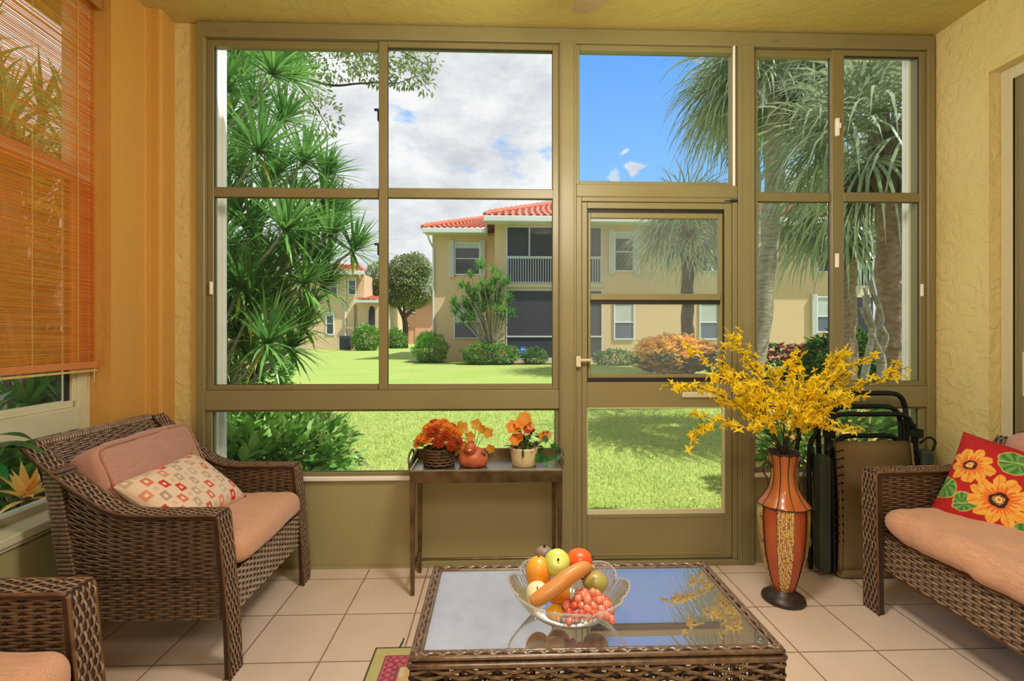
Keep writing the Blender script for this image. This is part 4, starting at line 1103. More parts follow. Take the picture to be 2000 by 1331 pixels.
for ti,(px,py,Y,lab) in enumerate(tips):
    T_ = at2(px,py,Y); a0 = rf.uniform(0,2*PI); r0 = rf.uniform(.005,.04)
    B_ = Vector((VX+r0*math.cos(a0), VY+r0*math.sin(a0), .705)); low_ = Vector((VX+r0*.3*math.cos(a0), VY+r0*.3*math.sin(a0), .55))
    mid = B_.lerp(T_, .5)+Vector((0,0,.06+.05*abs(T_.x-VX)))
    mid.x = nlerp(B_.x,T_.x,.47)
    main = smooth_path([low_,B_,B_.lerp(mid,.55)+Vector((0,0,.015)),mid,mid.lerp(T_,.55)+Vector((0,0,.02)),T_],7)
    root = thing('forsythia_stem', lab or 'artificial forsythia stem with yellow blossoms standing in the tall orange vase', 'flower stem', tuple(low_), 'forsythia stems in the floor vase')
    m = MB(); nM = len(main); m.tube(main, [.0024*(1-.7*i/nM) for i in range(nM)], 6)
    cand = []
    for i in range(12, nM): cand.append((main[i], (main[i]-main[i-1]).normalized(), i/nM))
    for b_ in range(8 if ti not in (1,) else 5):
        i = rf.randrange(int(nM*.42), nM-4); p = main[i]; d = (main[i+1]-main[i]).normalized()
        d2 = (d+Vector((rf.uniform(-.9,.9),rf.uniform(-.7,.7),rf.uniform(-.2,.8)))).normalized(); L2 = rf.uniform(.07,.19)
        tw = smooth_path([p, p+d2*L2*.5, p+d2*L2+Vector((0,0,-.01))],4); m.tube(tw, .0011, 4)
        for q in tw[3:]: cand.append((q, d2, 1))
    m.build('twig', M['twig'], root)
    nb = 62
    rf.shuffle(cand)
    for (p,d,t_) in cand[:nb]:
        if t_ < .46: continue
        v = rf.randrange(5)
        if len(blm) <= 4 and v >= len(blm):
            v = len(blm); o = bl[v].build('blossom', M['yel'], None); blm.append(o)
        else: o = blm[v].copy(); C.objects.link(o)
        o.parent = root; o.location = p+Vector((rf.uniform(-.012,.012),rf.uniform(-.012,.012),rf.uniform(-.012,.012)))-low_
        o.rotation_euler = (rf.uniform(-1.3,1.3),rf.uniform(-1.3,1.3),rf.uniform(0,6)); s_ = rf.uniform(.8,1.25); o.scale = (s_,)*3

# ---------------------------------------------------------------- folded loungers
M['blk'] = mat('black_tube', (.006,.006,.006), .5, spec=.3)
M['sling'] = mat('beige_sling_fabric', (.21,.145,.058), .75, col2=(.195,.13,.052), scale=30, bump=.3, bscale=600, bdist=.001)
M['slate'] = mat('dark_green_sling', (.035,.045,.030), .7, var=.2, scale=20, bump=.2, bscale=400, bdist=.001)
def lounger(name, label, x0, x1, y, ztop, slm, dx=0):
    root = thing(name, label, 'folding chair', ((x0+x1)/2,y,0), 'folded loungers beside the vase')
    # two hanging sling panels, folded flat
    def f(yo, zb, zt, lean, th=.006):
        m = MB(); n = 14; V = []; F = []
        for i in range(n+1):
            t = i/n; z = zb+(zt-zb)*t; yy = yo+lean*t-.018*math.sin(PI*t)
            if t > .93: yy += .02*(t-.93)/.07; z = zb+(zt-zb)*(.93+.05*math.sin((t-.93)/.07*PI/2))
            V += [(x0+.03,yy,z),(x1-.03,yy,z)]
        m.add(V,[(2*i,2*i+1,2*i+3,2*i+2) for i in range(n)]); return m
    f(y-.02,.03,ztop,.03).build('seat_sling', slm, root, smooth=True, solid=.01)
    f(y+.06,.05,ztop-.03,.02).build('back_sling', slm, root, smooth=True, solid=.01)
    m = MB(); m.rbox(x0+.03,x1-.03,y-.035,y+.075,.0,.045,.015); m.build('foot_fold', slm, root)
    # side hems
    for x in (x0+.034,x1-.034):
        h = MB(); h.tube([(x,y-.028-.018*math.sin(PI*t)+.03*t,.03+(ztop-.05)*t) for t in np.linspace(0,1,12)], .006, 6)
        h.build('hem', slm, root, smooth=True)
    # tube frame: nested hoops
    for (zt,yo,ins,zb) in ((ztop+.235,.09,-.01,.45),(ztop+.165,.07,.035,.30),(ztop+.130,.03,.0,.05),(ztop+.012,.045,.05,.05)):
        a,b = x0+ins,x1-ins; r = .07
        P = [(a,y+yo-.02,zb),(a,y+yo,zt-r-.05),(a+.006,y+yo,zt-r),(a+.03,y+yo,zt-.02),(a+.085,y+yo,zt),((a+b)/2,y+yo,zt),(b-.085,y+yo,zt),(b-.03,y+yo,zt-.02),(b-.006,y+yo,zt-r),(b,y+yo,zt-r-.05),(b,y+yo-.02,zb)]
        m = MB(); m.tube(smooth_path(P,5), .0135, 8); m.build('frame_tube', M['blk'], root, smooth=True)
    for x in (x0,x1):
        m = MB(); m.tube([(x,y+.01,.02),(x,y+.02,ztop+.03)], .016, 8); m.rbox(x-.018,x+.018,y-.02,y+.04,ztop+.01,ztop+.055,.004)
        m.tube([(x+.012,y-.012,.03),(x+.008,y-.0,ztop-.10)], .010, 8)
        m.build('side_rail', M['blk'], root, smooth=False)
    # elastic lacing
    m = MB(); n = 12
    for x,s_ in ((x0,1),(x1,-1)):
        for i in range(n):
            z = ztop-.05-i*.043; m.tube([(x+s_*.005,y-.012,z),(x+s_*.024,y-.022,z-.006),(x+s_*.043,y-.03,z+.004)], .0032, 5); m.sphere((x+s_*.043,y-.034,z+.004), .0055, 6)
    m.build('elastic_lacing', M['blk'], root, kind='stuff')
    # arm rests hanging down at both sides
    for x,s_ in ((x0-.025,-1),(x1+.035,1)):
        m = MB(); 
        if s_ > 0: m.rbox(x-.03,x+.035,y-.03,y+.03,.20,ztop-.055,.012)
        else: m.rbox(x-.055,x+.005,y-.05,y+.03,.04,ztop-.075,.016)
        m.build('armrest', M['slate'], root)
    m = MB()
    m.tube(smooth_path([(x1+.01,y,ztop-.02),(x1+.05,y-.01,ztop+.012),(x1+.085,y-.01,ztop-.01),(x1+.07,y-.01,ztop-.06)],4), .006, 6)
    m.tube(smooth_path([(x0-.005,y-.02,ztop-.005),(x0-.035,y-.05,ztop-.02),(x0-.06,y-.06,ztop-.045)],4), .010, 8)
    m.build('lock_lever', M['blk'], root, smooth=True)
    return root
lounger('folded_lounger', 'folded beige sling zero-gravity lounger with black tube frame leaning by the wall', 1.765, 2.24, 2.545, .725, M['sling'])
def lounger2():
    DX = .095
    root = thing('folded_lounger', 'dark folded lounger seen edge on between the vase and the beige lounger', 'folding chair', (1.66+DX,2.60,0), 'folded loungers beside the vase')
    for (P,r) in (([(1.56,2.64,.30),(1.545,2.64,.62),(1.56,2.64,.74),(1.60,2.64,.80),(1.66,2.63,.83),(1.74,2.63,.84)],.011),([(1.60,2.60,.02),(1.59,2.60,.55),(1.60,2.60,.70),(1.63,2.60,.75),(1.69,2.62,.79),(1.75,2.62,.80)],.012),
                  ([(1.655,2.60,.05),(1.63,2.60,.40),(1.60,2.59,.68)],.010),([(1.60,2.57,.34),(1.63,2.57,.15),(1.66,2.57,.03)],.009)):
        m = MB(); m.tube(smooth_path([(x_+DX*(1 if z_<.78 else .4),y_,z_) for x_,y_,z_ in P],5), r, 8); m.build('frame_tube', M['blk'], root, smooth=True)
    m = MB(); m.rbox(1.575+DX*.3,1.60+DX*.3,2.585,2.66,.30,.66,.01); m.build('seat_sling', M['sling'], root)
    m = MB(); m.sphere((1.655,2.565,.18), .022, 12, sc=(1,.6,1.6)); m.sphere((1.60,2.56,.62), .015, 10); m.build('foot_cap', mat('grey_plastic',(.16,.18,.18),.4), root, smooth=True)
lounger2()

# ---------------------------------------------------------------- bamboo blind
M['bam'] = None
def bamboo():
    m, nt, out = _nt('orange_bamboo_slats'); N, L = nt.nodes, nt.links
    tc = N.new('ShaderNodeTexCoord'); mp = N.new('ShaderNodeMapping'); mp.inputs['Scale'].default_value = (2,3,170)
    n = N.new('ShaderNodeTexNoise'); n.inputs['Scale'].default_value = 1; n.inputs['Detail'].default_value = 3
    L.new(tc.outputs['Object'], mp.inputs['Vector']); L.new(mp.outputs['Vector'], n.inputs['Vector'])
    r = N.new('ShaderNodeValToRGB'); r.color_ramp.elements[0].position = .35; r.color_ramp.elements[1].position = .65
    r.color_ramp.elements[0].color = (.85,.38,.10,1); r.color_ramp.elements[1].color = (.98,.58,.22,1); L.new(n.outputs['Fac'], r.inputs['Fac'])
    d = N.new('ShaderNodeBsdfPrincipled'); d.inputs['Roughness'].default_value = .5; t = N.new('ShaderNodeBsdfTranslucent'); L.new(r.outputs[0], d.inputs['Base Color']); L.new(r.outputs[0], t.inputs['Color'])
    mx = N.new('ShaderNodeMixShader'); mx.inputs[0].default_value = .92; L.new(d.outputs[0], mx.inputs[1]); L.new(t.outputs[0], mx.inputs[2])
    tp = N.new('ShaderNodeBsdfTransparent'); tp.inputs[0].default_value = (.95,.62,.28,1); m2 = N.new('ShaderNodeMixShader'); m2.inputs[0].default_value = .38
    L.new(mx.outputs[0], m2.inputs[1]); L.new(tp.outputs[0], m2.inputs[2]); L.new(m2.outputs[0], out.inputs[0]); return m
M['bam'] = bamboo()
root = thing('bamboo_blind', 'orange bamboo slat roller blind hanging in the left window', 'blind', lp(1.6,1.13,.06))
m = MB(); z = 1.155; rr = random.Random(2)
yb0, yb1 = .4, 2.345
while z < 2.90:
    h = .0046*rr.uniform(.75,1.1); gap = (.0038 if z > 1.98 else .0013); gap *= rr.uniform(.3,1.6)
    o_ = .060+rr.uniform(-.001,.001)
    lbox(m, yb0, yb1+rr.uniform(-.003,.003), z, z+h, o_, o_+.0015); z += h+gap
m.build('slats', M['bam'], root, kind='stuff')
m = MB(); lbox(m,yb0,yb1+.01,1.128,1.158,.045,.068); m.build('bottom_rail', mat('orange_bamboo_rail',(.62,.22,.07),.45,var=.2,scale=30,stretch=(1,1,20)), root, bevel=.003)
m = MB(); lbox(m,yb0,yb1+.012,1.112,1.122,.05,.062); m.build('bottom_batten', mat('light_bamboo',(.68,.48,.16),.45,var=.2,scale=30), root, bevel=.002)
m = MB(); lbox(m,yb0,2.36,2.80,2.93,.030,.042); m.build('valance', mat('bamboo_valance',(.42,.20,.06),.5,var=.3,scale=20,stretch=(1,1,20)), root)
def wl(y,o): return wlx(y)-o
for y in (.75,1.25,1.72,2.02,2.25):
    m = MB(); m.tube([(wl(y,.056),y,1.13),(wl(y,.056),y,2.9)], .0013, 4); m.build('ladder_string', mat('tan_string',(.55,.38,.12),.8), root)
for k,(y,zb) in enumerate(((1.835,1.95),(1.850,1.97),(1.865,1.14))):
    m = MB(); m.tube([(wl(y,.040),y,zb),(wl(y,.040),y,2.86)], .0018, 5); m.build('pull_cord', mat('yellow_cord',(.66,.50,.14),.8), root)
m = MB(); m.lathe([(.004,0),(.012,.01),(.012,.03),(.005,.042)], 12, wl(1.835,.04),1.835,1.915); m.lathe([(.004,0),(.011,.01),(.011,.03),(.005,.04)], 12, wl(1.81,.04),1.80,1.895)
m.build('cord_tassel', mat('red_wood_bead',(.34,.09,.04),.4), root, smooth=True)
m = MB(); m.tube([(wl(2.335,.05),2.335,1.06),(wl(2.335,.05),2.337,1.15)], .002, 5); m.build('loose_string', mat('tan_string2',(.6,.5,.3),.8), root)

# plant in a blue-white pot on the left sill
px_, py_ = wlx(1.78)-.035, 1.785
px_ -= .02
root = thing('potted_houseplant', 'dark green houseplant with broad pointed leaves at the left edge on the window sill', 'potted plant', (px_,py_,.546))
m = MB(); m.lathe([(.030,0),(.034,.004),(.050,.05),(.056,.085),(.060,.09),(.055,.092),(.050,.08),(0,.08)], 24, px_,py_,.546); m.build('pot', mat('blue_white_glaze',(.45,.58,.68),.25,col2=(.78,.80,.80),scale=18), root, smooth=True)
rr = random.Random(6); s = MB()
leafm = mat('glossy_dark_leaf',(.018,.10,.025),.3,col2=(.03,.17,.04),scale=14,trans=.2)
for (d,L_,h) in (((.85,.05,.30),.17,.36),((.9,.12,.16),.21,.34),((.5,-.3,.9),.16,.42),((.6,.3,.2),.15,.33),((.3,.4,.95),.15,.40),((.6,-.1,-.5),.13,.32),((.9,-.2,-.1),.15,.30),((.1,-.6,.5),.14,.36),((.55,.25,.6),.16,.43),((.2,.5,.3),.12,.3)):
    p = Vector((px_+d[0]*.04,py_+d[1]*.06,.546+h+d[2]*.04)); s.tube(smooth_path([(px_,py_,.62),(px_+d[0]*.015,py_+d[1]*.03,.62+h*.5),p],4), .0022, 5)
    m = MB(); m.blade(p, d, L_, .056, droop=.9, n=8); m.build('leaf', leafm, root, smooth=True)
s.build('stem', M['stemg'], root)

# ceiling fan: one blade tip shows at the top edge
FX,FY = .372,1.33
root = thing('ceiling_fan', 'brown ceiling fan, only one blade tip showing at the top edge of the picture', 'ceiling fan', (FX,FY,ZC-.001))
M['fanb'] = mat('tan_brown_fan_blade', (.15,.10,.04), .5, var=.12, scale=6, stretch=(1,8,1))
m = MB(); m.lathe([(0,-.44),(.09,-.44),(.11,-.42),(.115,-.36),(.09,-.33),(.02,-.32),(.018,-.05),(.06,-.04),(.065,0),(0,0)], 28, FX,FY,ZC-.002); m.build('motor_housing', M['bronze'], root, smooth=True)
for k in range(5):
    a = R(90+k*72-.5); mt_ = Matrix.Translation((FX,FY,ZC-.395)) @ Matrix.Rotation(a-PI/2,4,'Z') @ Matrix.Rotation(R(6),4,'Y')
    m = MB(); w=.068
    prof = [(-w*.8,.17),(-w,.30),(-w,.66),(-w*.25,.66),(w*.55,.615),(w,.56),(w*.9,.30),(w*.7,.17)]
    n = len(prof); m.add([tuple(mt_ @ Vector((x,y,z))) for z in (-.004,.004) for x,y in prof], [tuple(range(n))[::-1], tuple(range(n,2*n))]+[(i,(i+1)%n,n+(i+1)%n,n+i) for i in range(n)])
    b_ = m.build('blade', M['fanb'], root)
    m = MB(); m.rbox(-.02,.02,.10,.22,.005,.012,.002,mt_); m.build('blade_iron', M['bronze'], b_)
# ================================================================ OUTSIDE
def gz(x, y):
    """lawn height"""
    t = max(0, min(1, (y-3)/16)); return -.09+.21*t*t*(3-2*t)+.05*max(0,min(1,(y-20)/20))
def lawn_mat():
    m, nt, out = _nt('lawn_grass'); N, L = nt.nodes, nt.links
    b = N.new('ShaderNodeBsdfPrincipled'); b.inputs['Roughness'].default_value = .85; b.inputs['Specular IOR Level'].default_value = .15
    tc = N.new('ShaderNodeTexCoord')
    n = N.new('ShaderNodeTexNoise'); n.inputs['Scale'].default_value = 22; n.inputs['Detail'].default_value = 9; n.inputs['Roughness'].default_value = .75
    n2 = N.new('ShaderNodeTexNoise'); n2.inputs['Scale'].default_value = .55; n2.inputs['Detail'].default_value = 3
    L.new(tc.outputs['Object'], n.inputs['Vector']); L.new(tc.outputs['Object'], n2.inputs['Vector'])
    r = N.new('ShaderNodeValToRGB'); e = r.color_ramp.elements; e[0].position = .36; e[1].position = .64; e[0].color = (.24,.34,.06,1); e[1].color = (.44,.50,.16,1)
    r2 = N.new('ShaderNodeValToRGB'); e = r2.color_ramp.elements; e[0].position = .35; e[1].position = .65; e[0].color = (.84,.95,.8,1); e[1].color = (1.0,1.0,1.0,1)
    L.new(n.outputs['Fac'], r.inputs['Fac']); L.new(n2.outputs['Fac'], r2.inputs['Fac'])
    mx = N.new('ShaderNodeMixRGB'); mx.blend_type = 'MULTIPLY'; mx.inputs[0].default_value = 1
    L.new(r.outputs[0], mx.inputs[1]); L.new(r2.outputs[0], mx.inputs[2]); L.new(mx.outputs[0], b.inputs['Base Color'])
    bu = N.new('ShaderNodeBump'); bu.inputs['Strength'].default_value = .5; bu.inputs['Distance'].default_value = .02
    L.new(n.outputs['Fac'], bu.inputs['Height']); L.new(bu.outputs['Normal'], b.inputs['Normal'])
    L.new(b.outputs[0], out.inputs[0]); return m
m = MB(); xs = np.linspace(-60,60,61); ys = np.concatenate([np.linspace(-12,3,4), np.linspace(3.3,20,24), np.linspace(22,110,16)])
for y in ys:
    for x in xs: m.v.append((float(x),float(y),gz(x,float(y))))
m.n = len(m.v); nx = len(xs); m.f = [(j*nx+i,j*nx+i+1,(j+1)*nx+i+1,(j+1)*nx+i) for j in range(len(ys)-1) for i in range(nx-1)]
m.build('lawn', lawn_mat(), smooth=True, kind='structure')
# blades of grass near the window
rg = np.random.default_rng(3); NB = 110000
gy = 3.15+7.5*rg.random(NB)**1.35; gx = (rg.random(NB)*2-1)*(1.4+gy*.85)*.9+.05*gy
t = np.clip((gy-3)/16,0,1); gzz = -.09+.21*t*t*(3-2*t)
a = rg.random(NB)*6.283; h = .018+.026*rg.random(NB); w = .0022+.0006*gy; lx = (rg.random(NB)-.5)*.05; ly = (rg.random(NB)-.5)*.05
V = np.stack([np.stack([gx-np.cos(a)*w,gy-np.sin(a)*w,gzz],-1), np.stack([gx+np.cos(a)*w,gy+np.sin(a)*w,gzz],-1), np.stack([gx+lx,gy+ly,gzz+h],-1)],1)
m = MB(); m.addnp(V, np.arange(NB*3).reshape(-1,3))
o = m.build('lawn_grass', mat('grass_blades',(.62,.66,.24),.7,col2=(.46,.54,.15),scale=3,trans=.3)); tag(o,'short bright green grass growing over the lawn beyond the windows','grass',kind='stuff')

M['stucco_out'] = mat('ochre_stucco', (.68,.48,.275), .85, var=.05, scale=.6, bump=.25, bscale=25, bdist=.01)
M['stucco_far'] = mat('peach_stucco', (.68,.50,.31), .85, var=.05, scale=.6)
M['band'] = mat('cream_stucco_band', (.62,.53,.36), .8)
M['fascia'] = mat('white_gutter', (.62,.63,.60), .5)
M['rooft'] = mat('red_clay_roof_tiles', (.52,.115,.055), .75, col2=(.42,.16,.10), scale=3, bump=.2, bscale=20)
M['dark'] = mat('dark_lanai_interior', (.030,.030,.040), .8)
M['scr'] = glass_mat('dark_insect_screen', (.30,.31,.36), 1.25, rough=.15, veil=.34, veilcol=(.42,.43,.52))
M['winout'] = mat('dark_window_glass', (.03,.035,.045), .08, spec=.8)
M['blindout'] = mat('pale_window_blind', (.50,.53,.50), .5, var=.1, scale=2)
M['wfr'] = mat('white_window_frame', (.68,.70,.70), .5)
M['rail'] = mat('pale_metal_railing', (.55,.56,.60), .5)
def X20(px, z=20.3): return (px-1000)/960*z+z*.0314     # lateral position of a facade feature at distance z
def roof_grid(m, P00, P10, P11, P01, pitch=.28, rows=14):
    """barrel tile roof between eave P00-P10 and ridge P01-P11"""
    P00,P10,P11,P01 = map(Vector,(P00,P10,P11,P01)); W = (P10-P00).length; nu = max(4,int(W/pitch)*6); nv = rows*2
    nn = (P10-P00).cross(P01-P00).normalized()
    if nn.z < 0: nn = -nn
    V = []
    for j in range(nv+1):
        v = (j//2+(j%2)*.999)/rows if j < nv else 1
        st = .06*(1-(j%2)) if j < nv else 0
        for i in range(nu+1):
            u = i/nu; p = P00.lerp(P10,u).lerp(P01.lerp(P11,u), min(v,1))
            V.append(p+nn*(.07*abs(math.sin(PI*u*W/pitch))+ (.045 if j%2==0 else 0)))
    m.add(V,[(j*(nu+1)+i,j*(nu+1)+i+1,(j+1)*(nu+1)+i+1,(j+1)*(nu+1)+i) for j in range(nv) for i in range(nu)])
def hip_caps(m, a, b, r=.13, pitch=.38):
    a,b = Vector(a),Vector(b); n = max(2,int((b-a).length/pitch))
    for i in range(n):
        p,q = a.lerp(b,i/n),a.lerp(b,(i+1.15)/n); m.tube([p+Vector((0,0,.02)),q+Vector((0,0,.08))],[r*.8,r],8)
def win_out(root, x0,x1,z0,z1,y, mode='dark', mid=.5, shutter=0, fr=.05):
    m = MB(); ring(m,x0,x1,z0,z1,fr,fr,fr,fr,y-.06,y+.02,.005); zm = z0+(z1-z0)*mid; m.rbox(x0+fr,x1-fr,y-.05,y+.01,zm-.02,zm+.02,.004); 
    o = m.build('window', M['wfr'], root)
    m = MB(); m.box(x0+.02,x1-.02,y-.015,y,z0+.02,zm); m2 = MB(); m2.box(x0+.02,x1-.02,y-.015,y,zm,z1-.02)
    m.build('pane', M['winout'] if mode != 'blind' else M['slateg'], o); m2.build('pane', M['winout'] if mode == 'dark' else M['blindout'], o)
    if mode == 'dark':
        m = MB(); m.box(x0+.05,x1-.05,y-.03,y-.02,z1-.28,z1-.05); m.build('window_shade', M['blindout'], o)
    if shutter:
        m = MB()
        for k in range(4):
            for s_ in (0,1):
                xx = x0-.06-k*.055 if s_ == 0 else x1+.01+k*.055
                m.rbox(xx,xx+.04,y-.14,y-.03,z0-.12,z1+.08,.006)
        m.build('accordion_shutter', M['wfr'], o)
    return o
M['slateg'] = mat('grey_window_glass', (.12,.14,.18), .2, spec=.7)
# ---- main house
Z1 = 20.3; Yh = 20.3; Yw = 22.6; GB = .0
ze = 1.28+(655-433)/960*Z1         # eave height
house = thing('apartment_house', 'two-storey ochre house with red tiled roof, screened balcony and white gutters across the lawn', 'house', (X20(1240),Yh,.0))
xa,xb,xe = X20(966),X20(1179),X20(1720)
xw0 = X20(845,22.6); xw1 = X20(985,22.6)
bx0,bx1 = X20(988),X20(1178)
zb0 = 1.28+(655-553)/960*Z1; zb1 = 1.28+(655-441)/960*Z1; zr = 1.28+(655-503)/960*Z1
zl1 = 1.28+(655-566)/960*Z1; zl0 = 1.28-(707-655)/960*Z1+.1; zkn = 1.28-(683-655)/960*Z1; zmr = 1.28-(658-655)/960*Z1
m = MB()
m.box(xw0,xw1+.6,Yw,Yw+9,-.2,ze)                                    # left wing
m.box(xa,bx0,Yh,Yh+9,-.2,ze); m.box(bx1,xe,Yh,Yh+9,-.2,ze)
m.box(bx0,bx1,Yh,Yh+2.6,zl1,zb0); m.box(bx0,bx1,Yh+2.6,Yh+9,-.2,ze); m.box(bx0,bx1,Yh,Yh+2.6,zb1,ze)
m.box(xe-.02,X20(1752),Yh+1.2,Yh+9,-.2,ze)
m.build('wall', M['stucco_out'], house)
m = MB(); m.box(bx0,bx1,Yh-.06,Yh+.02,zb0-.18,zb0-.02); m.box(bx0-.05,bx1+.03,Yh-.05,Yh+.3,-.2,zl0); m.build('stucco_band', M['band'], house)
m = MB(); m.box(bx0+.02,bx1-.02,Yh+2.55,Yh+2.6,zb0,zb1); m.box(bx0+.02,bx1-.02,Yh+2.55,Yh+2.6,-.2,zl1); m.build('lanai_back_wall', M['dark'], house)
# roofs
rz = 1.28+(655-397)/960*24.5
m = MB()
ex0, exm, exr = X20(828,22.2), X20(948), X20(1600)
roof_grid(m, (ex0,Yw-.7,ze+.02),(exm+.2,Yw-.7,ze+.02),(exm+.2,Yw+6,ze+2.1),(ex0+3.2,Yw+6,ze+2.1), rows=16)
roof_grid(m, (exm,Yh-.75,ze+.02),(X20(1770),Yh-.75,ze+.02),(X20(1700),Yh+5.2,ze+2.2),(exm+4.3,Yh+5.2,ze+2.2), rows=14)
roof_grid(m, (exm,Yh+10,ze+.02),(exm,Yh-.75,ze+.02),(exm+4.3,Yh+5.2,ze+2.2),(exm+4.3,Yh+10,ze+2.2), rows=12)
hip_caps(m,(ex0,Yw-.7,ze+.08),(ex0+3.2,Yw+6,ze+2.15)); hip_caps(m,(exm,Yh-.75,ze+.08),(exm+4.3,Yh+5.2,ze+2.27)); hip_caps(m,(exm+4.3,Yh+5.2,ze+2.27),(X20(1700),Yh+5.2,ze+2.27))
m.build('roof', M['rooft'], house)
m = MB(); m.rbox(ex0,exm+.05,Yw-.80,Yw-.62,ze-.16,ze+.06,.02); m.rbox(exm-.05,X20(1770),Yh-.86,Yh-.68,ze-.18,ze+.05,.02)
m.box(ex0+.05,exm,Yw-.7,Yw+.02,ze-.12,ze-.08); m.box(exm,X20(1770),Yh-.7,Yh+.02,ze-.12,ze-.08); m.box(exm-.02,exm+.06,Yh-.7,Yw,ze-.16,ze+.03)
m.tube([(ex0+.2,Yw-.7,ze-.1),(ex0+.25,Yw-.5,ze-.4),(xw0+.06,Yw-.06,ze-.75),(xw0+.06,Yw-.06,.1)],.045,8)
m.build('gutter', M['fascia'], house)
# upper balcony screens and railing
def Zp(py,z=Z1): return 1.28+(655-py)/960*z
def zl(py): return Zp(py)
sc = MB(); ring(sc,bx0,bx1,zb0,zb1,.07,.07,.05,.07,Yh-.02,Yh+.06,.01)
sc.rbox(X20(1034)-.03,X20(1034)+.03,Yh-.02,Yh+.04,zr,zb1,.008); sc.rbox(X20(1110)-.03,X20(1110)+.03,Yh-.02,Yh+.04,zr,zb1,.008); sc.rbox(bx0,bx1,Yh-.05,Yh+.05,zr-.05,zr+.05,.01)
s_ = sc.build('screen_frame', M['rail'], house)
m = MB(); m.box(bx0+.05,bx1-.05,Yh+.02,Yh+.025,zb0,zb1); m.build('screen', M['scr'], s_)
nb = 38
b0 = MB(); b0.rbox(-.015,.015,-.012,.012,0,zr-zb0,.003); bal = None
for i in range(nb):
    if bal is None: bal = b0.build('baluster', M['rail'], None); q = bal
    else: q = bal.copy(); C.objects.link(q)
    q.parent = s_; q.location = (bx0+.1+(bx1-bx0-.2)*i/(nb-1)-ORG[s_.as_pointer()][0], Yh-.03-ORG[s_.as_pointer()][1], zb0-ORG[s_.as_pointer()][2])
# lower lanai screen
sc = MB(); ring(sc,bx0,bx1,zl0,zl1,.05,.05,.05,.05,Yh-.02,Yh+.06,.01); sc.rbox(bx0,bx1,Yh-.03,Yh+.05,zmr-.03,zmr+.03,.008); sc.rbox(X20(1150)-.02,X20(1150)+.02,Yh-.02,Yh+.04,zl0,zl1,.006)
s2 = sc.build('screen_frame', M['rail'], house); m = MB(); m.box(bx0+.04,bx1-.04,Yh+.02,Yh+.025,zl0,zl1); m.build('screen', M['scr'], s2)
# windows
zz = 22.6
win_out(house, X20(888,zz),X20(938,zz),Zp(538,zz),Zp(474,zz),Yw,'dark',.5,1)
win_out(house, X20(887,zz),X20(942,zz),Zp(662,zz),Zp(590,zz),Yw,'blind',.45,0)
win_out(house, X20(1201),X20(1240),Zp(530),Zp(452),Yh,'dark',.5,1)
win_out(house, X20(1200),X20(1241),Zp(664),Zp(588),Yh,'blind',.45,0)
win_out(house, X20(1372),X20(1412),Zp(530),Zp(452),Yh,'dark',.5,0)
win_out(house, X20(1370),X20(1410),Zp(664),Zp(588),Yh,'blind',.45,0)
win_out(house, X20(1482),X20(1491),Zp(664),Zp(578),Yh,'blind',.45,0,.03)
win_out(house, X20(1606),X20(1640),Zp(530),Zp(452),Yh,'dark',.5,0)
win_out(house, X20(1606),X20(1640),Zp(650),Zp(578),Yh,'blind',.45,1)
# right hand balcony, set back
m = MB(); m.box(X20(1664),X20(1720),Yh-.03,Yh+1.2,Zp(556)-.5,Zp(556)); m.build('balcony_slab', M['band'], house)
m = MB(); m.box(X20(1664),X20(1722),Yh-.012,Yh+.01,-.1,Zp(556)-.5); m.box(X20(1664),X20(1722),Yh-.01,Yh+.01,Zp(556),ze-.4); m.build('lanai_shade', M['dark'], house)  # flat dark sheet painted as the shade inside the open lanai
bm_ = MB(); bm_.rbox(X20(1664),X20(1722),Yh-.06,Yh-.02,Zp(507)-.05,Zp(507),.006); br = bm_.build('railing', M['wfr'], house)
bo = ORG[br.as_pointer()]; b0 = MB(); b0.rbox(-.022,.022,-.015,.015,0,Zp(507)-Zp(556),.004); bal2 = None
for i in range(10):
    if bal2 is None: bal2 = b0.build('baluster', M['wfr'], None); q = bal2
    else: q = bal2.copy(); C.objects.link(q)
    q.parent = br; q.location = (X20(1667)+(X20(1720)-X20(1667))*i/9-bo[0], Yh-.04-bo[1], Zp(556)-bo[2])
# blue security sign
sg = thing('security_sign', 'small blue and white yard sign standing by the lanai across the lawn', 'sign', (X20(1022,19.9),19.9,.1))
m = MB(); m.lathe([(.0,0),(.16,0),(.16,.04),(0,.04)],8); mmt = Matrix.Translation((X20(1022,19.9),19.88,Zp(684,19.9))) @ Matrix.Rotation(R(90),4,'X'); m.v = [tuple(mmt @ Vector(p)) for p in m.v]
m.build('sign_board', mat('blue_sign',(.05,.15,.62),.5), sg); m = MB(); m.box(X20(1022,19.9)-.09,X20(1022,19.9)+.09,19.83,19.84,Zp(683,19.9)-.03,Zp(683,19.9)+.02); m.build('sign_band', M['white'], sg)
m = MB(); m.tube([(X20(1022,19.9),19.9,.08),(X20(1022,19.9),19.9,Zp(684,19.9))],.015,6); m.build('sign_post', M['white'], sg)

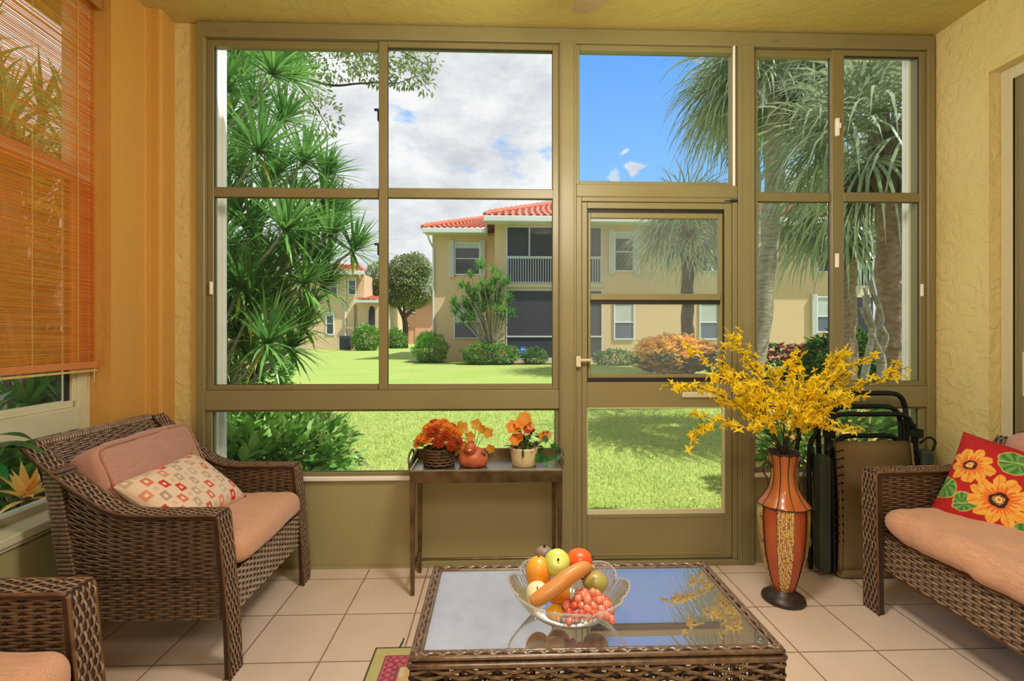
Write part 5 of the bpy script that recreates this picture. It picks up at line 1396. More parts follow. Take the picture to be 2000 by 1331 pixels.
# ---- left house, further away
zL = 38.0; YL = 38.0
h2 = thing('neighbour_house', 'peach two-storey house with red tile roof at the far left beyond the lawn', 'house', (X20(640,zL),YL,.2))
def XL(px): return X20(px,zL)
def ZL(py): return 1.28+(655-py)/960*zL
m = MB(); m.box(XL(440),XL(694),YL,YL+10,0,ZL(527)); m.box(XL(694),XL(712),YL+.3,YL+12,0,ZL(536)); m.build('wall', M['stucco_far'], h2)
m = MB(); m.box(XL(700),XL(745),YL+.1,YL+9,0,ZL(590)); m.build('entry_wall', M['stucco_far'], h2)
m = MB(); roof_grid(m,(XL(430),YL-.8,ZL(524)),(XL(720),YL-.8,ZL(536)),(XL(660),YL+6,ZL(500)),(XL(430),YL+6,ZL(490)),pitch=.4,rows=10)
roof_grid(m,(XL(701),YL-.6,ZL(586)),(XL(748),YL-.6,ZL(590)),(XL(742),YL+5,ZL(568)),(XL(701),YL+5,ZL(566)),pitch=.4,rows=8); hip_caps(m,(XL(720),YL-.8,ZL(536)),(XL(660),YL+6,ZL(500)),.18)
m.build('roof', M['rooft'], h2)
m = MB(); m.box(XL(430),XL(720),YL-.95,YL-.75,ZL(540),ZL(533)); m.box(XL(701),XL(748),YL-.75,YL-.6,ZL(593),ZL(588)); m.tube([(XL(678),YL-.06,ZL(540)),(XL(678),YL-.06,.3)],.06,6); m.build('gutter', M['fascia'], h2)
win_out(h2,XL(640),XL(657),ZL(655),ZL(611),YL,'dark',.5,0,.1); win_out(h2,XL(583),XL(603),ZL(634),ZL(605),YL,'blind',.5,0,.1)
win_out(h2,XL(683),XL(699),ZL(578),ZL(543),YL-.05,'dark',.5,0,.08); win_out(h2,XL(640),XL(664),ZL(578),ZL(545),YL-.05,'dark',.5,0,.08)
m = MB(); ax0,ax1,az0,az1 = XL(722),XL(734),ZL(650),ZL(612); n = 10; V = [(ax0,YL+.05,az0),(ax1,YL+.05,az0)]+[((ax0+ax1)/2+(ax1-ax0)/2*math.cos(a),YL+.05,az1+.55*math.sin(a)) for a in np.linspace(0,PI,n)]
V += [(x,YL+.12,z) for x,y,z in V]; k = len(V)//2; m.add(V,[tuple(range(k)),tuple(range(k,2*k))[::-1]]+[(i,(i+1)%k,k+(i+1)%k,k+i) for i in range(k)]); m.build('arched_window', M['dark'], h2)
m = MB(); m.rbox(XL(677),XL(697),YL-1.4,YL-.5,.2,ZL(656),.05); 
for i in range(8): m.box(XL(678),XL(696),YL-1.42,YL-1.4,.35+i*.09,.38+i*.09)
o = m.build('air_conditioner', mat('dark_grey_unit',(.03,.035,.04),.6), None, org=(XL(687),YL-1,.2)); tag(o,'dark grey air conditioner unit beside the peach house','air conditioner')
# ---- pink houses far off
h3 = thing('distant_house', 'pink house with red roof far behind the leafy tree', 'house', (X20(790,62),62,.25))
def XF(px): return X20(px,62)
def ZF(py): return 1.28+(655-py)/960*62
M['pink'] = mat('pink_stucco',(.66,.32,.22),.85)
m = MB(); m.box(XF(765),XF(812),62,70,0,ZF(615)); m.box(XF(812),XF(860),61.9,70,0,ZF(590)); m.build('wall', M['pink'], h3)
m = MB(); roof_grid(m,(XF(758),61,ZF(640)),(XF(802),61,ZF(640)),(XF(802),66,ZF(612)),(XF(762),66,ZF(600)),pitch=.6,rows=8); roof_grid(m,(XF(796),61,ZF(592)),(XF(870),61,ZF(592)),(XF(870),67,ZF(570)),(XF(806),67,ZF(570)),pitch=.6,rows=6); m.build('roof', M['rooft'], h3)
win_out(h3,XF(829),XF(843),ZF(612),ZF(598),62,'dark',.5,0,.15); win_out(h3,XF(806),XF(822),ZF(612),ZF(598),62,'dark',.5,0,.15)

# ================================================================ PLANTS
M['lf1'] = mat('bright_green_leaf', (.26,.48,.09), .45, col2=(.12,.32,.05), scale=3, trans=.35)
M['lf0'] = mat('light_green_leaf', (.38,.55,.17), .42, col2=(.18,.38,.09), scale=4, trans=.35)
M['lf2'] = mat('mid_green_leaf', (.17,.34,.09), .5, col2=(.08,.20,.05), scale=2, trans=.3)
M['lf3'] = mat('grey_green_tree_leaf', (.36,.43,.17), .55, col2=(.20,.27,.09), scale=1.2, trans=.3)
M['drac'] = mat('dracaena_leaf', (.24,.46,.11), .32, col2=(.08,.24,.05), scale=2.2, trans=.38, spec=.6)
M['palm'] = mat('grey_green_palm_leaf', (.56,.61,.44), .32, col2=(.28,.36,.22), scale=1.6, trans=.3, spec=.6)
M['palm2'] = mat('deep_palm_leaf', (.48,.54,.34), .32, col2=(.16,.24,.13), scale=1.6, trans=.3, spec=.6)
M['dead'] = mat('dry_palm_leaf', (.16,.115,.07), .7, col2=(.08,.055,.035), scale=3)
M['bark'] = mat('palm_trunk_bark', (.27,.175,.115), .85, col2=(.13,.085,.06), scale=7, stretch=(1,1,4), bump=.8, bscale=14, bdist=.03)
M['barkr'] = mat('reddish_palm_trunk', (.42,.26,.175), .85, col2=(.22,.14,.095), scale=11, stretch=(1,1,1.6), bump=1.0, bscale=16, bdist=.03)
M['barkp'] = mat('pale_palm_trunk', (.42,.36,.28), .85, col2=(.24,.20,.15), scale=6, stretch=(1,1,5), bump=.5, bscale=14, bdist=.02)
M['bark2'] = mat('dark_branch_bark', (.10,.065,.045), .85, col2=(.05,.035,.025), scale=10, bump=.4, bscale=30)
M['barkl'] = mat('light_branch_bark', (.46,.40,.32), .8, col2=(.28,.23,.17), scale=10, stretch=(1,1,3), bump=.4, bscale=30)
M['yelf'] = mat('yellowed_leaf', (.62,.50,.04), .5, trans=.3)
M['mulch'] = mat('brown_mulch', (.14,.075,.045), .95, col2=(.06,.03,.02), scale=12, bump=1.0, bscale=25, bdist=.04)
def rpt(rr):
    while True:
        v = Vector((rr.uniform(-1,1),rr.uniform(-1,1),rr.uniform(-1,1)))
        if .05 < v.length < 1: return v
def bush(name, label, c, r, n, L_, W_, mt, seed=1, group=None, mats=None, stems=6, flat=.0, cat='shrub'):
    """c=(x,y,zbase) r=(rx,ry,height)"""
    rr = random.Random(seed); root = thing(name, label, cat, c, group)
    ms = [MB() for _ in (mats or [mt])]
    for i in range(int(n*1.9)):
        v = rpt(rr); 
        q = v.normalized()*(v.length**.45)
        lump = 1+.13*noise.noise(q*2.3+Vector((seed,0,0)))*2
        p = Vector((c[0]+q.x*r[0]*lump, c[1]+q.y*r[1]*lump, c[2]+max(.02,(q.z*.55+.47))*r[2]*lump))
        d = (q+Vector((rr.uniform(-.8,.8),rr.uniform(-.8,.8),rr.uniform(-.2,.9)))).normalized()
        k = 0
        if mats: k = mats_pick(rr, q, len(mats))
        ms[k].leaf(p, d, L_*rr.uniform(.7,1.3), W_*rr.uniform(.8,1.2), nrm=(rr.uniform(-.8,.8),rr.uniform(-.8,.8),1), bend=.3)
    for k,mm in enumerate(ms):
        if mm.n: mm.build('foliage', (mats or [mt])[k], root, kind='stuff')
    s = MB()
    for i in range(stems):
        a = rr.uniform(0,6.28); s.tube([(c[0]+.04*math.cos(a),c[1]+.04*math.sin(a),c[2]-.03),(c[0]+r[0]*.3*math.cos(a),c[1]+r[1]*.3*math.sin(a),c[2]+r[2]*.35),(c[0]+r[0]*.6*math.cos(a),c[1]+r[1]*.6*math.sin(a),c[2]+r[2]*.7)],[.02*max(.4,r[2]),.014*max(.4,r[2]),.005],5)
    s.build('stem', M['bark2'], root); return root
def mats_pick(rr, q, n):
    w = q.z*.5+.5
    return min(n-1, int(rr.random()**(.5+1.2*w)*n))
def bed(name, x, y, rx, ry):
    m = MB(); n = 36; V = [(x,y,gz(x,y)+.035)]
    for ring_,k in ((.5,.035),(.9,.02),(1.0,-.01)):
        V += [(x+rx*ring_*math.cos(2*PI*i/n)*(1+.05*math.sin(i*1.7)), y+ry*ring_*math.sin(2*PI*i/n)*(1+.05*math.sin(i*2.3)), gz(x,y+ry*ring_*math.sin(2*PI*i/n))+k) for i in range(n)]
    F = [(0,1+i,1+(i+1)%n) for i in range(n)]
    for q in range(2): F += [(1+q*n+i,1+(q+1)*n+i,1+(q+1)*n+(i+1)%n,1+q*n+(i+1)%n) for i in range(n)]
    m.add(V,F); return m.build(name, M['mulch'], kind='structure')
def GX(px, z): return X20(px, z)
# beds
bed('trim_6', GX(1010,19.2), 19.6, 2.5, .55); bed('trim_7', GX(1330,14.2), 13.9, 2.1, 1.15); bed('trim_8', GX(1600,11.5), 11.6, 2.8, 1.6)
bed('trim_9', GX(835,21), 21.0, .9, .4)
# clipped bushes by the house
bush('round_shrub','round bright green shrub at the left corner of the ochre house',(GX(841,21),21.0,gz(0,21)),(.72,.6,1.15),1500,.10,.05,M['lf1'],3)
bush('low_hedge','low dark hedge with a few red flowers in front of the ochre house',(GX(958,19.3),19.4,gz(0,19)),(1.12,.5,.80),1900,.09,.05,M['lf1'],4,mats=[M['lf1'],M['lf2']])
o = MB(); rr = random.Random(8)
HR = [x for x in bpy.data.objects if x.name.startswith('low_hedge')][0]
for (px,py) in ((985,688),(930,682),(948,690),(965,672),(1000,684)):
    p = (GX(px,18.85),18.85,1.28-(py-655)/960*18.9); o = flower5(p,.045 if px!=985 else .07,(0,-1,.5)); o.build('blossom', M['red_petal'], HR)
bush('small_shrub','small dark shrub at the foot of the lanai screen',(GX(1045,19.4),19.5,gz(0,19)),(.48,.4,.58),600,.10,.05,M['lf2'],5)
bush('small_shrub','low green shrub row under the lower window, left of the croton bush',(GX(1205,18.6),18.8,gz(0,18)),(.85,.5,.55),900,.10,.05,M['lf2'],6)
bush('round_shrub','dark round shrub beside the far air conditioner',(GX(718,36),36,gz(0,36)),(.95,.7,1.75),900,.2,.11,M['lf1'],7)
bush('small_shrub','light green shrub at the foot of the far leafy tree, left of its trunk',(GX(772,41),41.5,gz(0,41)),(.8,.6,1.5),500,.25,.12,M['lf1'],9)
bush('small_shrub','light green shrub right of the far leafy tree trunk',(GX(832,43),43,gz(0,41)),(.7,.6,1.3),400,.25,.12,M['lf1'],10)
# multi-stemmed dracaena in front of the house
def rosette(m, c, d, L_, W_, n, rr, droop=.6, spread=1.25):
    d = Vector(d).normalized(); u = d.orthogonal().normalized(); v = d.cross(u)
    for i in range(n):
        a = i*2.399; t = (i+.5)/n; el = PI/2-(.12+spread*t)      # inner leaves upright
        e = (u*math.cos(a)+v*math.sin(a))*math.cos(el)+d*math.sin(el)
        e = e+Vector((rr.uniform(-.12,.12),)*3)
        m.blade(Vector(c)-d*.03*t, e, L_*rr.uniform(.8,1.1)*(.75+.25*math.sin(PI*t)), W_, droop=droop*(.5+t), n=4)
root = thing('dracaena_clump','rounded many-stemmed dracaena growing against the ochre house','shrub',(GX(955,19.6),19.8,gz(0,19.6)))
rr = random.Random(21); s = MB(); cb = Vector((GX(962,19.7),19.75,.1))
for i in range(60):
    a = rr.uniform(-1.45,1.25); q = rr.uniform(.25,1); 
    px = 953+ 70*q*math.sin(a)+rr.uniform(-6,6); py = 640-(118*q*math.cos(a))+rr.uniform(-8,8)
    if px > 1030: px = 1025
    Y_ = 19.7+rr.uniform(-.6,.3); p = Vector((GX(px,Y_),Y_,1.28-(py-655)/960*Y_))
    s.tube(smooth_path([cb+Vector((rr.uniform(-.25,.25),rr.uniform(-.1,.1),0)),cb.lerp(p,.5)+Vector(((p.x-cb.x)*-.12,0,.05)),p],3), .018, 5)
    m = MB(); rosette(m,p,((p.x-cb.x)*.5,-.3,1),.46,.05,34,rr,.5); m.build('leaf_rosette', M['drac'], root)
s.build('stem', M['barkl'], root)
# croton bushes
M['cr_o'] = mat('orange_croton_leaf',(1,.52,.14),.45,col2=(1,.72,.20),scale=5,trans=.3); M['cr_y'] = mat('yellow_croton_leaf',(1,.76,.20),.45,col2=(.95,.55,.14),scale=5,trans=.3)
M['cr_r'] = mat('pink_red_croton_leaf',(.75,.24,.17),.45,col2=(.35,.06,.05),scale=5,trans=.3); M['cr_d'] = mat('dark_croton_leaf',(.09,.07,.035),.5,col2=(.05,.09,.03),scale=4,trans=.2)
def croton(label, c, r, n, seed, pal, L_=.16):
    rr = random.Random(seed); root = thing('croton_shrub', label, 'shrub', c)
    ms = {k: MB() for k in set(sum([list(p) for p in pal],[]))}
    for i in range(n):
        v = rpt(rr); q = v.normalized()*(v.length**.35); h = max(.03,q.z*.52+.5)
        p = Vector((c[0]+q.x*r[0], c[1]+q.y*r[1], c[2]+h*r[2]*(1+.14*noise.noise(q*3+Vector((seed,0,0))))))
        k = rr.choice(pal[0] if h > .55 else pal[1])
        for j in range(5):
            a = rr.uniform(0,6.28); ms[k].leaf(p,(math.cos(a)+q.x*.4,math.sin(a)+q.y*.4,rr.uniform(.2,1.3)),L_*rr.uniform(.7,1.2),L_*.36,bend=.3)
    for k,mm in ms.items():
        if mm.n: mm.build('foliage', M[k], root, kind='stuff')
    s = MB()
    for i in range(14):
        a = rr.uniform(0,6.28); s.tube([(c[0]+.1*math.cos(a),c[1]+.1*math.sin(a),c[2]-.05),(c[0]+r[0]*.6*math.cos(a),c[1]+r[1]*.6*math.sin(a),c[2]+r[2]*.6)],[.02,.008],5)
    s.build('stem', M['bark2'], root)
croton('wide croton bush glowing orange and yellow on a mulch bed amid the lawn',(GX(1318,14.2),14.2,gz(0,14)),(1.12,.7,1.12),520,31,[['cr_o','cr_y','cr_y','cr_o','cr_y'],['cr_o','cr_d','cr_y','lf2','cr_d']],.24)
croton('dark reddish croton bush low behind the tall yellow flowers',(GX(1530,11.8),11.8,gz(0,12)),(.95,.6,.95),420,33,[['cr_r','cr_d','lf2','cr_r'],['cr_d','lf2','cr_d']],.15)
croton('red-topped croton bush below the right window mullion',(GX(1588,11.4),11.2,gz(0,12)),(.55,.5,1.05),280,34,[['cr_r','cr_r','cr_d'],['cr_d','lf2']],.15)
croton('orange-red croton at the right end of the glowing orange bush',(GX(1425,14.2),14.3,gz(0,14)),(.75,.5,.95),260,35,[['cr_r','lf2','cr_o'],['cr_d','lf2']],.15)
bush('small_shrub','dark green leafy shrub at the foot of the thick palm trunks on the right',(GX(1680,9.6),9.8,gz(0,9)),(.75,.6,1.30),1400,.16,.08,M['lf2'],41,mats=[M['lf1'],M['lf2'],M['cr_d']])
bush('small_shrub','low shrub with pale leaves just outside the lower right window',(2.85,4.1,gz(0,4)),(.62,.45,.78),700,.13,.06,M['lf2'],42,mats=[M['lf2'],M['lf1'],M['cr_y']])
# background trees
def tree(label, c, trunk_pts, crown, n, L_, mt, seed, name='leafy_tree', grp=None):
    rr = random.Random(seed); root = thing(name, label, 'tree', c, grp); m = MB()
    for (cx_,cy_,cz_,r_) in crown:
        for i in range(int(n*r_[0]*r_[0])):
            q = rpt(rr); q = q.normalized()*(q.length**.5); p = Vector((cx_+q.x*r_[0], cy_+q.y*r_[1], cz_+q.z*r_[2]))
            m.leaf(p,(q.x+rr.uniform(-.8,.8),q.y+rr.uniform(-.8,.8),q.z+rr.uniform(-.9,.4)),L_*rr.uniform(.7,1.3),L_*.42)
    m.build('foliage', mt, root, kind='stuff'); s = MB()
    for P,r0,r1 in trunk_pts:
        P = smooth_path(P,4); k = len(P); s.tube(P,[nlerp(r0,r1,i/(k-1)) for i in range(k)],7)
    s.build('trunk', M['bark2'], root, smooth=True); return root
zt = 42.0; tx = GX(792,zt); g0 = gz(0,zt)
def TZp(py): return 1.28-(py-655)/960*zt
tree('leafy round-crowned tree with a forked dark trunk on the far lawn',(tx,zt,g0),
     [([(tx,zt,g0-.1),(tx+.05,zt,TZp(640)),(GX(790,zt),zt,TZp(620))],.28,.2),([(GX(790,zt),zt,TZp(622)),(GX(775,zt),zt,TZp(590)),(GX(760,zt),zt,TZp(560))],.17,.08),
      ([(GX(791,zt),zt,TZp(622)),(GX(810,zt),zt,TZp(600)),(GX(822,zt),zt,TZp(565))],.17,.08),([(GX(790,zt),zt,TZp(622)),(GX(792,zt),zt,TZp(590)),(GX(800,zt),zt,TZp(555))],.13,.06)],
     [(GX(758,zt),zt,TZp(555),(1.5,1.4,1.5)),(GX(795,zt),zt,TZp(540),(1.8,1.6,1.7)),(GX(826,zt),zt,TZp(560),(1.2,1.2,1.5)),(GX(738,zt),zt,TZp(545),(1.0,1,1.3)),(GX(812,zt),zt,TZp(525),(1.3,1.2,1.2)),(GX(775,zt),zt,TZp(580),(1.0,1,.8)),(GX(812,zt),zt,TZp(583),(1.0,1,.8))],
     850,.30,M['lf3'],51)
# overhanging small-leaved branches, top left
bz = 8.5
def BP(px,py,z=bz,dy=0): return (GX(px,z),z+dy,1.28-(py-655)/960*z)
tree('small-leaved tree whose fine branches hang into the top of the left window',(GX(470,bz),bz,gz(0,8)),
     [([BP(380,705,8.5),BP(400,400),BP(440,200),BP(520,110),BP(600,80)],.12,.04),([BP(520,130),BP(600,160),BP(655,172),BP(700,168),BP(745,165)],.03,.012),([BP(600,100),BP(690,60),BP(760,90),BP(835,130)],.03,.008),([BP(745,165),BP(780,165),BP(815,150)],.012,.005),([BP(745,110),BP(800,140),BP(838,180)],.01,.004),([BP(560,140),BP(610,200),BP(650,262)],.02,.006)],
     [(*BP(820,118)[:2],BP(820,118)[2],(.32,.3,.16)),(*BP(770,108)[:2],BP(0,108)[2],(.34,.3,.2)),(*BP(790,150)[:2],BP(0,150)[2],(.42,.3,.16)),(*BP(835,175)[:2],BP(0,172)[2],(.14,.15,.14)),(*BP(850,130)[:2],BP(0,125)[2],(.12,.1,.14)),(*BP(715,115)[:2],BP(0,115)[2],(.4,.3,.24)),(*BP(655,120)[:2],BP(0,120)[2],(.5,.4,.34)),(*BP(735,150)[:2],BP(0,150)[2],(.35,.3,.12)),(*BP(630,240)[:2],BP(0,230)[2],(.38,.4,.34)),(*BP(600,180)[:2],BP(0,170)[2],(.45,.4,.45)),(*BP(520,120)[:2],BP(0,110)[2],(.8,.6,.5)),(*BP(690,90)[:2],BP(0,70)[2],(.7,.6,.3))],
     1500,.085,M['lf3'],52)
# ---- the near dracaena outside the left window
rr = random.Random(61)
def NP_(px,py,z): return Vector((GX(px,z),z,1.28-(py-655)/960*z))
base = NP_(330,860,4.6); base.z = gz(0,4.6)
near = thing('near_dracaena','tall dracaena with sprays of long green leaves right outside the left window','shrub',tuple(base))
rs = [(540,150,4.3,.62),(470,110,4.6,.55),(515,300,4.1,.58),(600,320,4.5,.50),(640,345,4.7,.42),(450,250,4.7,.55),(565,450,4.0,.62),(640,400,4.6,.42),(695,490,4.6,.46),(650,460,4.4,.45),(470,430,4.4,.55),(600,555,4.2,.55),(520,560,4.5,.5),(640,560,4.6,.45),(455,560,4.2,.5),(530,670,4.0,.58),(600,640,4.4,.42),(470,660,4.5,.48),(560,240,4.8,.45),(480,350,4.9,.5),(450,180,4.2,.45),(580,390,4.9,.45),(505,500,4.9,.5),(560,620,4.8,.42),(440,480,4.0,.4),(445,330,4.2,.45),(500,215,5.1,.5),(575,160,5.0,.45),(530,380,5.2,.5),(480,290,5.2,.5),(620,440,5.1,.45),(560,520,5.2,.5),(500,620,5.3,.5),(590,470,4.4,.45),(665,420,5.0,.4),(450,400,5.0,.5),(610,600,5.0,.42),(545,345,4.6,.5),(470,530,5.2,.5),(430,620,5.0,.5),(430,230,5.2,.5),(480,160,5.2,.5),(500,600,4.2,.55),(550,590,4.6,.5),(450,620,4.4,.5),(580,500,4.8,.5),(525,520,4.3,.5),(480,560,4.1,.5),(610,510,4.7,.45),(500,450,4.2,.5),(455,520,4.9,.5),(575,680,4.3,.45),(490,690,4.5,.5),(640,510,4.9,.45)]
s = MB()
for (px,py,z,L_) in rs:
    p = NP_(px,py,z); b_ = NP_(410+rr.uniform(-30,20), min(820,py+140+rr.uniform(0,60)), z+.2)
    path = smooth_path([base+Vector((rr.uniform(-.1,.1),rr.uniform(-.1,.1),0)), base.lerp(b_,.6), b_, b_.lerp(p,.6)+Vector((0,0,-.03)), p],4)
    s.tube(path,[nlerp(.024,.011,i/(len(path)-1)) for i in range(len(path))],6)
    d = (p-b_).normalized()+Vector((rr.uniform(-.2,.2),-.25,.3))
    m = MB(); rosette(m,p,d,L_*.98,.027,62,rr,.42,1.4)
    ro = m.build('leaf_rosette', M['drac'], near)
    if rr.random() < .5:
        y_ = MB(); y_.blade(p-d.normalized()*.05,(rr.uniform(-.6,.6),-.4,-.6),L_*.6,.03,droop=.5); y_.build('yellowed_leaf', M['yelf'], ro)
s.build('stem', M['barkl'], near)
# bushes just outside, low left
bush('broad_leaf_shrub','leafy green shrub filling the lower left window, nearest the glass',(GX(500,3.7),3.75,gz(0,3.6)),(.62,.40,.82),900,.11,.065,M['lf1'],71,mats=[M['lf1'],M['lf0'],M['lf1']])
bush('tall_shrub','dense dark shrub filling the gaps behind the near dracaena',(GX(480,6.4),6.4,gz(0,6)),(.62,.5,2.3),1700,.13,.05,M['lf2'],74,mats=[M['lf2'],M['lf1']])
bush('broad_leaf_shrub','green shrub with reddish twigs at the right edge of the lower left window foliage',(GX(610,3.95),4.0,gz(0,4)),(.33,.35,.78),480,.085,.045,M['lf1'],72,mats=[M['lf1'],M['lf0'],M['lf3']])
bush('broad_leaf_shrub','bluish green shrub close to the white jamb in the lower left window',(GX(455,3.5),3.45,gz(0,3.4)),(.30,.28,.70),350,.13,.075,M['lf1'],73)
# ---- palms
def palm(name, label, x, y, zc, rtr, R_, nf, seed, lean=0, mt=None, bark=None, strips=26, up=.9, boots=True, wid=.046, dead=8, zb=None):
    rr = random.Random(seed); zb = gz(x,y) if zb is None else zb
    root = thing(name, label, 'palm tree', (x,y,zb))
    m = MB(); n = 22; P = []; Rr = []
    for i in range(n+1):
        t = i/n; P.append((x+lean*(t-1)*abs(t-1)+.02*math.sin(i*1.3), y, zb-.05+(zc-zb)*t)); Rr.append(rtr*(1+.22*(1-t)**4+.06*math.sin(i*2.1)))
    m.tube(P,Rr,14); m.build('trunk', bark or M['bark'], root, smooth=True)
    c = Vector((x,y,zc))
    if boots:
        m = MB()
        for i in range(34):
            a = i*2.4; z = zc-.85+.85*(i/34); m.rbox(-.05,.05,-.012,.02,0,.30,.01, Matrix.Translation((x+rtr*.85*math.cos(a),y+rtr*.85*math.sin(a),z)) @ Matrix.Rotation(a-PI/2,4,'Z') @ Matrix.Rotation(R(-22),4,'X'))
        m.build('leaf_base', M['dead'], root, kind='stuff')
    def frond(a, el, L_, mat_, dr):
        m = MB(); d = Vector((math.cos(a)*math.cos(el), math.sin(a)*math.cos(el), math.sin(el)))
        pl = L_*.45; hub = c+d*pl+Vector((0,0,-.10*pl)); m.tube([c, c+d*pl*.5+Vector((0,0,.03)), hub],[.02,.014,.010],5)
        sd = d.cross(Vector((0,0,1))).normalized(); upv = sd.cross(d)
        for k in range(strips):
            th = (k/(strips-1)-.5)*2*R(118); e = d*math.cos(th)+sd*math.sin(th)+upv*(.25*rr.uniform(.2,1))
            ll = L_*(.62+.18*math.cos(th))*rr.uniform(.9,1.1); m.blade(hub, e, ll, wid, droop=dr*rr.uniform(.8,1.3), n=5, side=(e.cross(upv) if e.cross(upv).length>.1 else sd))
        return m.build('frond', mat_, root)
    for i in range(nf):
        t = (i+.5)/nf; a = i*2.399+rr.uniform(-.2,.2); el = R(78)-R(105)*t**.9+rr.uniform(-.1,.1)
        frond(a, el, R_*rr.uniform(.85,1.08), mt or M['palm'], 1.2+.9*t)
    for i in range(dead):
        a = rr.uniform(0,6.28); frond(a, R(-55)+rr.uniform(-.2,.2), R_*.5, M['dead'], 1.2)
    return root
palm('fan_palm','grey-green fan palm standing behind the door glass in front of the ochre house',GX(1352,15.2),15.4,Zp(455,15.4),.185,2.25,46,81,bark=M['bark2'],dead=3)
palm('fan_palm','tall fan palm rising past the right edge of the clear blue sky',GX(1480,13.5),13.5,Zp(190,13.5),.165,2.3,44,82,lean=-.1,bark=M['barkp'],boots=False,dead=2)
palm('fan_palm','middle palm with a dry ragged collar seen just right of the window mullion',GX(1672,9.2),9.3,Zp(425,9.3),.20,1.8,42,83,bark=M['barkr'],dead=3)
palm('fan_palm','nearest palm, thick reddish trunk beside the right window jamb, long drooping fronds',GX(1757,5.75),5.75,Zp(262,5.75),.14,1.75,34,84,bark=M['barkr'],strips=26,dead=8,mt=M['palm2'],wid=.036)
palm('fan_palm','dense palm crown filling the upper part of the narrow window beside the mullion',GX(1545,8.3),8.6,Zp(150,8.6),.15,1.95,46,85,bark=M['barkp'],boots=False,dead=2,mt=M['palm2'],lean=.5)
# pale roots / driftwood by the near palm
root = thing('dead_vine','pale twisted dead vine climbing beside the nearest palm trunk','vine',(GX(1722,5.3),5.3,gz(0,5.3)))
m = MB()
for pts,r in (([(1700,760),(1712,700),(1722,650),(1712,610),(1708,575)],.022),([(1722,650),(1740,630),(1735,600),(1722,570),(1716,545)],.016),([(1712,700),(1735,690),(1748,660),(1738,640)],.02),([(1715,640),(1703,615),(1698,600)],.010),([(1730,760),(1742,710),(1725,670),(1718,650)],.024),([(1708,575),(1704,560)],.008)):
    m.tube(smooth_path([NP_(a,b,5.35) for a,b in pts],5), r*1.7, 7)
m.build('vine_stem', M['barkl'], root, smooth=True)
# planting beyond the left window
def side_drac(x,y,h,seed,label,n=20,L_=.5):
    rr = random.Random(seed); root = thing('side_dracaena',label,'shrub',(x,y,-.1)); s = MB()
    for i in range(n):
        a = rr.uniform(0,6.28); rad = rr.uniform(.1,.75); p = Vector((x+rad*math.cos(a),y+rad*math.sin(a),h*rr.uniform(.25,1)))
        s.tube(smooth_path([(x,y,-.1),(x+rad*.4*math.cos(a),y+rad*.4*math.sin(a),p.z*.6),p],3),[.03]*7,6)
        m = MB(); rosette(m,p,(math.cos(a)*.5,math.sin(a)*.5,1),L_,.034,34,rr,.5,1.4); m.build('leaf_rosette', M['drac'], root)
    s.build('stem', M['barkl'], root)
side_drac(-2.95,3.25,2.9,91,'dracaena seen through the bamboo blind, nearest the back corner'); side_drac(-3.3,3.9,3.1,92,'dracaena standing behind the first one outside the left window'); side_drac(-4.1,4.4,3.6,93,'taller dracaena standing farther out beyond the bamboo blind',22,.55)
side_drac(-4.6,4.1,3.7,94,'farthest dracaena beyond the bamboo blind',22,.55)
#side_drac(-2.85,2.7,2.7,99,'bushy dracaena pressed close to the left window glass',18,.5)
bush('low_foliage','bright leafy shrub outside the low left window',(-2.85,3.1,-.1),(.42,.5,.85),900,.12,.07,M['lf1'],95)
m = MB(); rr = random.Random(96); root = thing('bromeliad','orange bromeliad growing outside the low left window','bromeliad',(-2.32,2.50,.2)); rosette(m,(-2.30,2.48,.50),(0.2,0,1),.20,.04,22,rr,.5,1.3); m.build('leaf_rosette', M['cr_o'], root)
m = MB(); m.tube([(-2.32,2.50,-.08),(-2.30,2.48,.5)],.02,6); m.build('stem', M['bark2'], root)
# shrub outside the right glass door
bush('tall_foliage','green foliage outside the sliding glass door on the right',(4.3,2.6,-.1),(.8,1.0,2.6),1200,.25,.07,M['lf2'],97)
# tree line far away
bush('far_trees','low line of trees on the horizon behind the far houses',(GX(700,80),85,.2),(40,3,7),5000,1.1,.6,M['lf3'],98,cat='trees')

# ================================================================ LIGHT, SKY, CAMERA
W = bpy.data.worlds.new('World'); bpy.context.scene.world = W; W.use_nodes = True
nt = W.node_tree; nt.nodes.clear(); N, L = nt.nodes, nt.links
out = N.new('ShaderNodeOutputWorld'); bg = N.new('ShaderNodeBackground'); bg.inputs[1].default_value = 1.12
tc = N.new('ShaderNodeTexCoord'); sp = N.new('ShaderNodeSeparateXYZ'); L.new(tc.outputs['Generated'], sp.inputs[0])
def mth(op, a, b=None, c=None, clamp=False):
    n = N.new('ShaderNodeMath'); n.operation = op; n.use_clamp = clamp
    for i,x in enumerate((a,b,c)):
        if x is None: continue
        if isinstance(x,(int,float)): n.inputs[i].default_value = x
        else: L.new(x, n.inputs[i])
    return n.outputs[0]
sky = N.new('ShaderNodeValToRGB'); e = sky.color_ramp.elements; e[0].position = .0; e[0].color = (.48,.70,.96,1); e[1].position = .75; e[1].color = (.05,.20,.68,1)
q = sky.color_ramp.elements.new(.25); q.color = (.26,.55,.96,1); q = sky.color_ramp.elements.new(.5); q.color = (.13,.38,.90,1)
L.new(sp.outputs['Z'], sky.inputs['Fac'])
mp = N.new('ShaderNodeMapping'); mp.inputs['Scale'].default_value = (1.0,1.0,1.9); mp.inputs['Location'].default_value = (.35,.1,.2); L.new(tc.outputs['Generated'], mp.inputs['Vector'])
